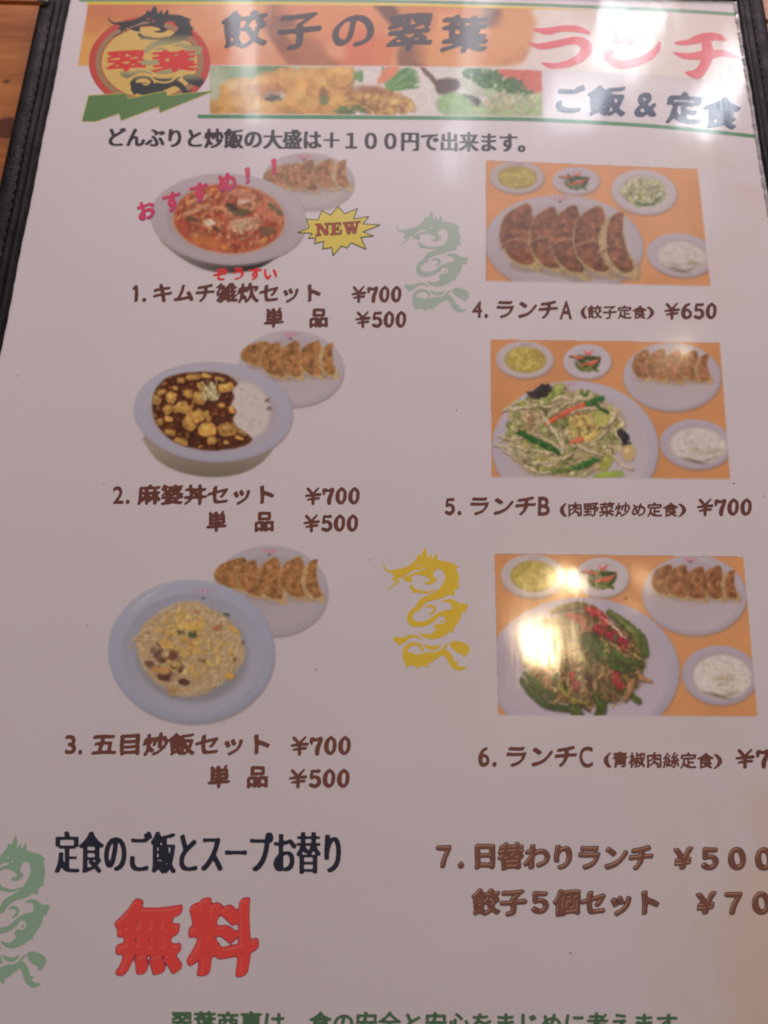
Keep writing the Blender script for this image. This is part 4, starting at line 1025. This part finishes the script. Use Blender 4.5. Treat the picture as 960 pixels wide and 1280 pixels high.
for k in range(46):
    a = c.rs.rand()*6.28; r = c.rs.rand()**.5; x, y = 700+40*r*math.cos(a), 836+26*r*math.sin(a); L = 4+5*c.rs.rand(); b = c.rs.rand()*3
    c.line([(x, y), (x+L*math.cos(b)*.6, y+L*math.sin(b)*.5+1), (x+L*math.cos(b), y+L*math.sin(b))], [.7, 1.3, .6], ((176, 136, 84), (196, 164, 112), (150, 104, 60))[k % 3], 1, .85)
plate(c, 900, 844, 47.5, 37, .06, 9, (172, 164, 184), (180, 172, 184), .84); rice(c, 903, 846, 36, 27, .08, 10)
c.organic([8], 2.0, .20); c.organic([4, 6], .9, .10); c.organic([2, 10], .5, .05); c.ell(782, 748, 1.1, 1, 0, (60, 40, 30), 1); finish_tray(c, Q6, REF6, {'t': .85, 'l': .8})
bake(c, {0: ('food_photo', 'photo of the green pepper and meat lunch set on an orange tray'), 1: 'soup_bowl', 2: 'soup', 3: 'small_dish', 4: 'pickles', 5: 'plate', 6: 'dumplings', 7: ('plate', 'large plate of green peppers and meat'), 8: 'peppers_and_meat', 9: 'rice_bowl', 10: 'rice'}, REF6, .00004, menu)

# --- left column cut-outs ---------------------------------------------
def cutout(c, names, ref):
    c.tone(); al = blur((c.id > 0).astype(float), 1.1)[..., None]; c.C = c.C*al + refadj(ref)*(1-al)
    keep = blur((c.id > 0).astype(float), 1.2) > .02
    # spread ids by a few samples so edges fade into the paper colour
    for _ in range(4):
        z = c.id == 0
        for dy, dx in ((0, 1), (0, -1), (1, 0), (-1, 0)):
            s_ = np.roll(c.id, (dy, dx), (0, 1)); c.id = np.where(z & (c.id == 0) & (s_ > 0), s_, c.id)
    bake(c, names, ref, .00004, menu)

R1 = (188, 171, 173); c = Canvas(182, 186, 450, 348, R1, 11)
plate(c, 386, 227, 58, 36, .05, 3, (184, 175, 180), (188, 178, 180), .8, dark=(165, 150, 154)); label_print(c, 380, 197, 22, 8, .0, False)
gyoza_row(c, [(327, 207, 34, 30, 4), (351, 205, 22, 34, 8), (368, 201, 22, 40, 7), (388, 200, 26, 38, 6), (411, 201, 21, 36, 5)], 101, (172, 104, 68), (206, 180, 150), 4)
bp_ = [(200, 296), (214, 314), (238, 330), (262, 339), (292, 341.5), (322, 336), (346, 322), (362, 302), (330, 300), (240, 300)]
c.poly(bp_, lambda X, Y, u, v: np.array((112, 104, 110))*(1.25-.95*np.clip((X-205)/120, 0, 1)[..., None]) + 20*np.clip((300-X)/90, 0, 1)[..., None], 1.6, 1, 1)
plate(c, 286, 274, 98, 57, .06, 1, (186, 178, 186), (180, 170, 176), .80)
c.ell(286, 273.5, 71, 45, .05, (200, 160, 130), 3, .9); c.ell(286, 273.5, 69, 43, .05, (186, 92, 38), 2.4, 1, 2)
M = c.emask(286, 273.5, 68, 42, .05, 3)
strew(c, 330, (286, 272, 66, 40, .05), (1.5, 4.2), [(196, 104, 44), (176, 82, 34), (208, 132, 70), (160, 66, 26), (214, 150, 96), (190, 112, 60), (150, 84, 36), (216, 140, 60)], (1.1, 2.6), .8, hl=.3, mask=M, bend=.9)
c.ell(258, 303, 22, 6, .25, (204, 120, 36), 4, .8, mask=M); c.ell(228, 285, 10, 13, .3, (182, 84, 36), 5, .7, mask=M); c.ell(340, 262, 14, 10, .9, (206, 116, 60), 4, .6, mask=M)
c.ell(306, 280, 20, 9, -.1, (212, 176, 140), 4, .75, mask=M); strew(c, 60, (306, 281, 20, 9, -.1), (.8, 1.5), [(222, 196, 164), (206, 160, 116), (190, 120, 70)], (1.2, 2.2), .8, mask=M)
c.ell(262.5, 279, 6.5, 4.6, .4, (216, 196, 180), 1.4, 1); c.ell(269, 286, 6, 3, .6, (98, 60, 40), 2, .7)
for pts, r, col in (([(288, 262), (298, 266), (312, 262)], [3, 4, 2.5], (104, 92, 52)), ([(286, 256), (294, 260)], 3, (76, 56, 34)), ([(338, 256), (346, 262), (350, 266)], 3.5, (112, 100, 54)), ([(234, 272), (244, 274)], 2, (96, 76, 46)), ([(328, 287), (340, 288), (330, 292)], 3.5, (128, 96, 56)),
                    ([(300, 253), (310, 252)], 3, (222, 190, 170)), ([(230, 268), (246, 262), (262, 256)], [2, 4, 2], (210, 150, 96)), ([(262, 262), (276, 260), (290, 268)], [1.5, 2.6, 1], (222, 150, 100)), ([(312, 250), (318, 256), (314, 262)], 2.4, (214, 158, 100)), ([(322, 262), (334, 268), (344, 276)], [3, 6, 3], (206, 120, 70)), ([(236, 253), (252, 248), (264, 242)], [2, 3.5, 2], (212, 150, 92)), ([(284, 243), (300, 240), (318, 246)], [2, 4, 3], (206, 138, 94))):
    c.line([(x+.8, y+1.2) for x, y in pts], r, np.array(col)*.5, 2.4, .5, mask=M); c.line(pts, r, col, 1.6, .9, mask=M)
c.organic([2], 1.5, .14); c.organic([4], .9, .10)
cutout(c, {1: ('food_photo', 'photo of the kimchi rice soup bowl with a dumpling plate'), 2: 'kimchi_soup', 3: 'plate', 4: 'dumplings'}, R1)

R2 = (178, 159, 162); c = Canvas(160, 406, 436, 602, R2, 12)
plate(c, 364, 461, 66.5, 48, .04, 3, (180, 172, 184), (182, 172, 178), .82); label_print(c, 363, 419.5, 21, 11, .02)
gyoza_row(c, [(297, 428, 36, 32, 6), (320, 430, 28, 44, 10), (347, 428, 24, 46, 6), (370, 428, 28, 44, 6), (396, 430, 20, 42, 4)], 121, (160, 94, 46), (206, 176, 132), 4)
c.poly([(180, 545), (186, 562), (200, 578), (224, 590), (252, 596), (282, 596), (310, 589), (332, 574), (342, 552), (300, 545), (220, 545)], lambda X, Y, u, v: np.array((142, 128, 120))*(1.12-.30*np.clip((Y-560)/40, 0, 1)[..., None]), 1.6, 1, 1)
plate(c, 267, 515, 100, 62.5, .05, 1, (172, 172, 194), (172, 164, 176), .80)
c.ell(262, 508, 76, 45, .05, (182, 172, 180), 6, .5)
c.ell(309, 513, 28, 35, -.2, (206, 192, 204), 6, .9); strew(c, 90, (306, 512, 22, 31, -.2), (.8, 1.4), [(214, 200, 206), (196, 180, 184), (204, 188, 184)], (1.2, 2.4), .3)
MP = [(191, 500), (195, 486), (206, 474), (226, 467), (250, 465), (274, 466), (290, 472), (297, 480), (290, 487), (293, 497), (289, 506), (295, 514), (291, 524), (296, 534), (308, 542), (315, 549), (306, 557), (284, 562), (258, 563), (232, 558), (210, 547), (196, 530), (191, 515)]
c.poly(MP, lambda X, Y, u, v: np.array((84, 44, 14))*(.7+.7*vnoise(X, Y, 5, 3)[..., None]), 1.6, 1, 2)
M = blur(poly_mask(catmull(MP, 5, True), c.X, c.Y).astype(float), 1.2)
strew(c, 210, (248, 514, 60, 50, .2), (.9, 2.0), [(116, 62, 24), (68, 34, 12), (146, 88, 38), (54, 28, 12), (166, 108, 48)], (1, 2.2), .8, hl=.35, mask=M)
for (x, y, w_, h_, a) in ((196, 500, 5, 6, .4), (202, 490, 6, 3.5, -.3), (214, 497, 6, 7, .4), (226, 476, 5, 4, 0), (241, 471, 9, 3.5, -.1), (258, 470, 7, 3, .1), (283, 484, 9, 6, -.2), (275, 474, 6, 3, .3), (235, 492, 6, 5, .5), (249, 498, 8, 8, .2), (224, 508, 10, 5, -.5), (232, 512, 9, 6, .3),
                          (210, 512, 6, 6, 1), (238, 528, 9, 10, .5), (247, 520, 8, 8, -.4), (259, 520, 4, 8, -.3), (259, 537, 11, 8.5, .03), (285, 537, 12, 8.5, -.03), (211, 524, 5, 4, 0), (200, 528, 4, 4.5, 0), (226, 553, 9, 6, .15), (265, 551, 6, 5, 0), (213, 541, 7, 4, .2), (290, 512, 4, 5, 0), (277, 506, 4, 3, 0), (300, 547, 5, 3, .2), (283, 553, 3, 2.5, 0), (219, 485, 4, 3, .2), (303, 541, 5, 2.5, .3), (250, 483, 5, 3, 1)):
    b = .9+.22*c.rs.rand(); ca, sa = math.cos(a), math.sin(a)
    sq = [(x+ca*u*w_-sa*v*h_, y+sa*u*w_+ca*v*h_) for u, v in ((-.95, -.7), (-.3, -1), (.7, -.9), (1, -.2), (.9, .8), (.1, 1), (-.8, .85), (-1.05, 0))]
    c.poly([(p+1, q+2) for p, q in sq], (48, 18, 12), 1.6, .7, mask=M)
    c.poly(sq, lambda X, Y, u, v, b=b: np.array((190, 138, 50))*b*(.75+.45*vnoise(X, Y, 4, int(x))[..., None]), 1.2, 1, mask=M)
    c.ell(x-w_*.15, y-h_*.3, w_*.55, h_*.35, a, np.array((214, 176, 84))*b, 2, .7, mask=M)
c.ell(262, 491, 12, 8, .5, (190, 178, 132), 4, .55)
for k in range(26):
    a = .6+c.rs.rand()*1.6; x, y = 262+(c.rs.rand()-.5)*20, 488+(c.rs.rand()-.5)*18; c.line([(x-5*math.cos(a), y-5*math.sin(a)), (x+1, y), (x+5*math.cos(a), y+5*math.sin(a))], .7, ((208, 200, 158), (184, 176, 110), (220, 214, 186))[k % 3], 1, .85)
for x, y in ((334, 501), (336.5, 511)): c.line([(x-2.5, y+1), (x+2, y-2)], 1.1, (120, 80, 84), 1, .9); c.line([(x-2, y-2), (x+2.5, y+1.6)], .9, (130, 88, 90), 1, .9)
c.ell(302, 487, 1.4, 1, 0, (130, 130, 70), 1, .7)
c.organic([2], 1.1, .14); c.organic([4], .9, .10)
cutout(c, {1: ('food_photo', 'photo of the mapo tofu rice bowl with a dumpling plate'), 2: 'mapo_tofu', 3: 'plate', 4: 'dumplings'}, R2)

R3 = (166, 148, 151); c = Canvas(130, 676, 416, 912, R3, 13)
plate(c, 338.5, 739, 72, 57, .05, 3, (166, 160, 174), (168, 160, 168), .82); label_print(c, 337, 689.5, 24, 11, .02)
gyoza_row(c, [(264, 699, 40, 40, 6), (290, 702, 28, 46, 12), (318, 699, 28, 54, 8), (345, 698, 30, 52, 8), (373, 701, 23, 50, 6)], 141, (150, 88, 46), (196, 164, 118), 4)
plate(c, 239.5, 815, 104.5, 90, .05, 1, (154, 160, 186), (158, 160, 180), .84, shade=1.6)
label_print(c, 254, 741, 32, 20, .03)
for k in range(4): c.line([(160+k*5, 770-k*3), (172+k*5, 754-k*3), (190+k*5, 742-k*3)], [.5, 1.8, .5], (186, 184, 200), 3, .3)
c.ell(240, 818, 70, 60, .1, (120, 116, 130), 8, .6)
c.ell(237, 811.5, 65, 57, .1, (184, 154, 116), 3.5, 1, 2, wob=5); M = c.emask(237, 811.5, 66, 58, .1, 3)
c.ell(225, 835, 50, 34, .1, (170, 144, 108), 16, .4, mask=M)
strew(c, 1700, (237, 811, 64, 56, .1), (.9, 1.5), [(204, 178, 142), (192, 162, 122), (214, 190, 158), (172, 140, 98), (198, 168, 118)], (1.5, 3), .45, mask=M)
strew(c, 120, (226, 790, 34, 26, -.4), (1.2, 3.2), [(212, 162, 66), (200, 148, 54), (214, 178, 96)], (1.1, 2.4), .6, mask=M, hl=.2)
strew(c, 110, (252, 822, 44, 22, -.2), (1.2, 3.0), [(210, 164, 72), (200, 152, 64), (212, 178, 104)], (1.1, 2.4), .5, mask=M, hl=.2)
strew(c, 34, (206, 826, 26, 18, .9), (1.4, 3.2), [(120, 84, 66), (96, 66, 52), (140, 100, 70)], (1, 1.8), .75, mask=M)
for (x, y, rx, ry, a, col) in ((205, 847, 9, 4, .2, (92, 58, 46)), (229, 852, 7, 4, .3, (84, 54, 44)), (215, 820, 5, 4, -.4, (112, 72, 50)), (187, 830, 6, 4, .4, (110, 76, 66)), (226.5, 790, 4.5, 3, 0, (92, 96, 60)), (240.5, 793, 5.5, 3.6, .2, (78, 84, 52)), (283, 768, 4, 2, .2, (92, 90, 84)), (272, 784, 6, 3.5, -.2, (168, 110, 50)), (246, 763, 4, 2, .3, (186, 120, 50)), (214, 862, 6, 2, .1, (180, 130, 70)),
                               (288, 845, 5, 3.5, 0, (214, 160, 44)), (303, 803, 1.4, 2.4, 0, (70, 66, 60)), (293, 825, 1.6, 3, .2, (80, 70, 50)), (169, 799, 3, 1.2, -.6, (214, 172, 70)), (163, 808, 2.4, 1, 1, (206, 160, 70)), (193, 814, 6, 3, .2, (128, 104, 84)), (254, 825, 4, 2.2, .5, (128, 92, 60)), (215, 868, 3.5, 2.5, 0, (180, 130, 70)), (292, 787, 10, 3, .5, (206, 158, 60)), (201, 838, 12, 4, .2, (190, 138, 62))):
    c.ell(x+.8, y+1, rx, ry, a, np.array(col)*.5, 2, .4); c.ell(x, y, rx, ry, a, col, 1.5, .88, wob=1.5)
c.organic([2], 1.8, .05); c.organic([4], .9, .10)
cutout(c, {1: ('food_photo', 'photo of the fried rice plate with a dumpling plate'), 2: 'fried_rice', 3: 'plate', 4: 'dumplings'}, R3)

# --- banner: dumplings behind the headline, and the strip of dishes ------
BP = [(110, 4), (620, 8), (700, 11), (800, 15), (870, 18), (928, 21), (934, 60), (940, 107), (900, 101), (860, 97), (800, 93), (700, 87.5), (600, 84), (480, 82.5), (262, 81.5), (97, 82.5)]
c = Canvas(94, 0, 944, 112, (226, 196, 170), 21)
q = vnoise(c.X, c.Y, 34, 3)[..., None]; q2 = vnoise(c.X, c.Y, 9, 8)[..., None]
c.C[:] = np.array((224, 154, 76))*(.80+.36*q)+(q2-.5)*30
for (x, y, rx, ry, a, col, so) in ((112, 60, 20, 40, .2, (224, 180, 92), 10), (124, 20, 14, 26, .5, (204, 140, 82), 6), (165, 10, 60, 16, 0, (204, 132, 88), 8), (250, 30, 46, 30, .1, (222, 168, 140), 14), (300, 74, 54, 22, .1, (222, 150, 112), 12), (330, 60, 30, 24, .8, (216, 158, 120), 10),
                                   (352, 20, 22, 12, .8, (122, 82, 60), 7), (352, 52, 10, 40, -.6, (136, 88, 54), 6), (392, 72, 36, 26, .2, (170, 106, 58), 8), (372, 12, 30, 10, 0, (214, 146, 112), 8), (430, 30, 50, 36, .3, (222, 148, 90), 14), (452, 62, 34, 26, 0, (214, 118, 62), 12),
                                   (420, 64, 14, 10, .4, (226, 168, 130), 8), (484, 12, 10, 44, -.7, (92, 62, 42), 6), (516, 70, 20, 22, .3, (122, 80, 42), 7), (520, 30, 24, 28, .2, (196, 132, 72), 10), (478, 66, 14, 20, .2, (216, 130, 56), 8), (560, 52, 40, 20, -.5, (220, 158, 86), 10), (610, 22, 22, 13, .1, (106, 74, 52), 6),
                                   (560, 76, 30, 8, 0, (222, 166, 96), 6), (650, 30, 26, 50, .7, (216, 162, 96), 9), (585, 20, 20, 12, -.3, (210, 142, 78), 8), (540, 10, 26, 8, 0, (208, 140, 80), 6)):
    c.ell(x, y, rx, ry, a, np.array(col)*(1.04, .99, .80), so*1.1, .85)
c.poly([(664, 60), (648, 80), (600, 84), (580, 90), (700, 120), (960, 120), (960, 10), (690, 6), (672, 30)], (232, 222, 230), 5, 1)
c.poly([(700, 5), (960, 8), (960, 115), (690, 110), (668, 70), (676, 40)], lambda X, Y, u, v: np.array((234, 224, 236))+6*(vnoise(X, Y, 30, 4)[..., None]-.5), 14, 1)
c.tone(); P = np.array(BP, float); c.clipm = blur(poly_mask(P, c.X, c.Y).astype(float), .7)
for a, b in (((97, 82.5), (110, 4)), ((97, 82.5), (262, 82)), ((262, 82), (480, 82.8)), ((480, 82.8), (700, 88)), ((700, 88), (940, 107))): c.line([a, b], .35, (150, 120, 100), 1, .7)
c.C = c.C*c.clipm[..., None] + refadj(TOPREF)*(1-c.clipm[..., None]); c.id[c.clipm < .02] = -1
bake(c, {0: ('banner_photo', 'enlarged fried dumplings printed behind the headline')}, TOPREF, .00003, menu)

BP2 = [(262, 82), (470, 82.8), (600, 85), (677, 88), (678.5, 145.5), (470, 143.5), (262, 142)]
c = Canvas(258, 79, 683, 149, (220, 205, 190), 22)
c.C[:] = (206, 212, 196); c.id[:] = 0
c.ell(300, 88, 44, 12, 0, (128, 158, 118), 6, .9); c.ell(270, 108, 16, 26, 0, (190, 206, 192), 10, .9); c.ell(345, 86, 24, 6, .1, (96, 130, 80), 4, .8)
ym = lambda X, Y, u, v: np.array((226, 174, 66))*(.80+.36*vnoise(X, Y, 12, 5, 2)[..., None])
for (x, y, rx, ry, a) in ((300, 118, 26, 22, .2), (330, 104, 34, 12, -.25), (360, 95, 24, 10, 0), (380, 100, 40, 16, 0), (300, 134, 40, 14, 0), (340, 134, 34, 12, 0), (378, 124, 22, 20, 0), (410, 110, 28, 24, .3), (400, 134, 30, 14, 0), (420, 130, 22, 16, 0), (426, 94, 20, 14, 0)):
    c.ell(x+1, y+3, rx, ry, a, (168, 104, 30), 5, .8, 1); c.ell(x, y, rx, ry, a, ym, 4, .9, 1, wob=3); c.ell(x-rx*.15, y-ry*.35, rx*.5, ry*.25, a, (236, 202, 110), 5, .6)
c.ell(340, 123, 10, 4, 0, (70, 62, 58), 3, .9); c.ell(405, 118, 6, 9, 0, (120, 82, 44), 4, .7); c.ell(406, 126, 5.5, 6, 0, (118, 132, 70), 2.5, .95); c.ell(332, 112, 24, 5, .1, (196, 124, 44), 4, .5); c.ell(290, 104, 10, 5, 0, (232, 206, 140), 4, .6)
strew(c, 30, (436, 139, 14, 5, 0), (1, 2.4), [(90, 126, 62), (120, 146, 76)], (1, 2), .8)
c.poly([(444, 79), (530, 79), (550, 149), (444, 149)], (228, 222, 240), 1, 1, 2, smooth=False)
for k in range(13):
    a = -2.6+k*.21; c.line([(489, 114), (489+22*math.cos(a*.55+.0), 108+15*math.sin(a)), (489+36*math.cos(a*.6), 112+28*math.sin(a*.8-.3))], [1, 2.4, .6], ((84, 140, 78), (112, 164, 100), (64, 118, 62))[k % 3], 1.2, .95)
for k in range(8): a = .2-k*.28; c.line([(484, 112), (484+14*math.cos(a), 108+12*math.sin(a)), (484+40*math.cos(a), 104+24*math.sin(a))], [1.4, 3, 1], ((84, 146, 76), (120, 170, 104))[k % 2], 1.2)
for k in range(7): a = 3.2+k*.25; c.line([(452, 100), (452+12*math.cos(a), 98+10*math.sin(a))], [2.4, .8], (112, 156, 100), 1.4)
c.poly([(471, 104), (482, 84), (500, 82), (492, 96), (478, 104)], (228, 138, 70), 1.6)
c.ell(470, 126, 30, 17, .1, (190, 148, 62), 5, .9, 3)
strew(c, 170, (474, 128, 42, 15, .12), (2, 4.5), [(200, 156, 66), (182, 128, 44), (216, 178, 90), (160, 108, 40), (206, 160, 60)], (1, 1.6), .9, hl=.4); c.ell(462, 112, 18, 5, .1, (150, 96, 52), 4, .7)
strew(c, 26, (440, 138, 16, 6, 0), (1.4, 2.6), [(84, 120, 60), (120, 140, 74)], (1, 2), .8)
c.poly([(524, 79), (685, 79), (685, 149), (552, 149)], (220, 222, 236), 1, 1, 4, smooth=False)
c.poly([(524, 84), (530, 84), (552, 108), (546, 108)], (112, 70, 60), 1.4); c.poly([(546, 100), (570, 99), (575, 108), (566, 116), (548, 117)], (92, 66, 58), 2.4); c.poly([(580, 118), (600, 124), (600, 134), (582, 132)], (84, 78, 84), 2.4)
for (x, y, rx, ry, a, col) in ((570, 132, 24, 16, .2, (150, 190, 130)), (610, 140, 28, 9, 0, (178, 204, 160)), (640, 130, 30, 17, 0, (200, 206, 184)), (668, 126, 16, 16, 0, (196, 212, 184)), (600, 106, 22, 12, .3, (202, 210, 202)), (650, 140, 34, 10, 0, (176, 200, 150)), (625, 112, 20, 10, 0, (188, 212, 180))):
    c.ell(x, y+1.5, rx, ry, a, np.array(col)*.8, 4, .6); c.ell(x, y, rx, ry, a, col, 4, .9, 5, wob=3); c.ell(x-rx*.2, y-ry*.4, rx*.4, ry*.25, a, np.minimum(np.array(col)*1.12, 240), 4, .6)
strew(c, 120, (612, 98, 34, 12, .35), (1.6, 3.2), [(76, 126, 72), (98, 146, 86), (62, 104, 60)], (1, 1.7), .85, hl=.2)
c.poly([(622, 86), (680, 88), (680, 112), (662, 116), (644, 104)], lambda X, Y, u, v: np.array((222, 112, 62))*(.85+.25*vnoise(X, Y, 8, 2)[..., None]), 3); strew(c, 60, (642, 108, 26, 8, .35), (1.4, 3), [(70, 116, 66), (92, 138, 80)], (1, 1.7), .85)
strew(c, 90, (640, 130, 38, 14, 0), (1.2, 2.8), [(216, 206, 196), (222, 190, 170), (190, 208, 170), (160, 190, 130)], (1, 1.8), .6)
c.organic([0, 1], 2.2, .03, 9); c.organic([2, 3, 4, 5], .8, .06); c.id[(c.id == 0) & (c.X > 533)] = 4; c.id[(c.id == 0) & (c.X > 440)] = 2; c.tone(); P = np.array(BP2, float); c.clipm = blur(poly_mask(P, c.X, c.Y).astype(float), .7)
c.C = c.C*c.clipm[..., None] + refadj(TOPREF)*(1-c.clipm[..., None]); c.id[c.clipm < .02] = -1
bake(c, {0: ('banner_photo', 'strip of photos of fried food, greens and dumplings'), 1: 'fried_shrimp', 2: 'garnish', 3: 'fried_chicken', 4: 'platter', 5: 'green_dumplings'}, TOPREF, .000035, menu)

# small dark specks and scratches in the film
rs = random.Random(3); sp_ = []
for (x, y) in ((110, 782), (130, 605), (22, 470), (918, 604), (571, 513), (712, 1191), (394, 837), (462, 700), (955, 620)):
    sp_.append(('k', [(x, y, .6), (x+rs.uniform(-2, 2), y+rs.uniform(-.6, .6), .45)]))
shape('print_specks', sp_, (90, 70, 72), .00013, step=.25, soft=.15)['kind'] = 'stuff'
bpy.data.objects.remove(_fo)
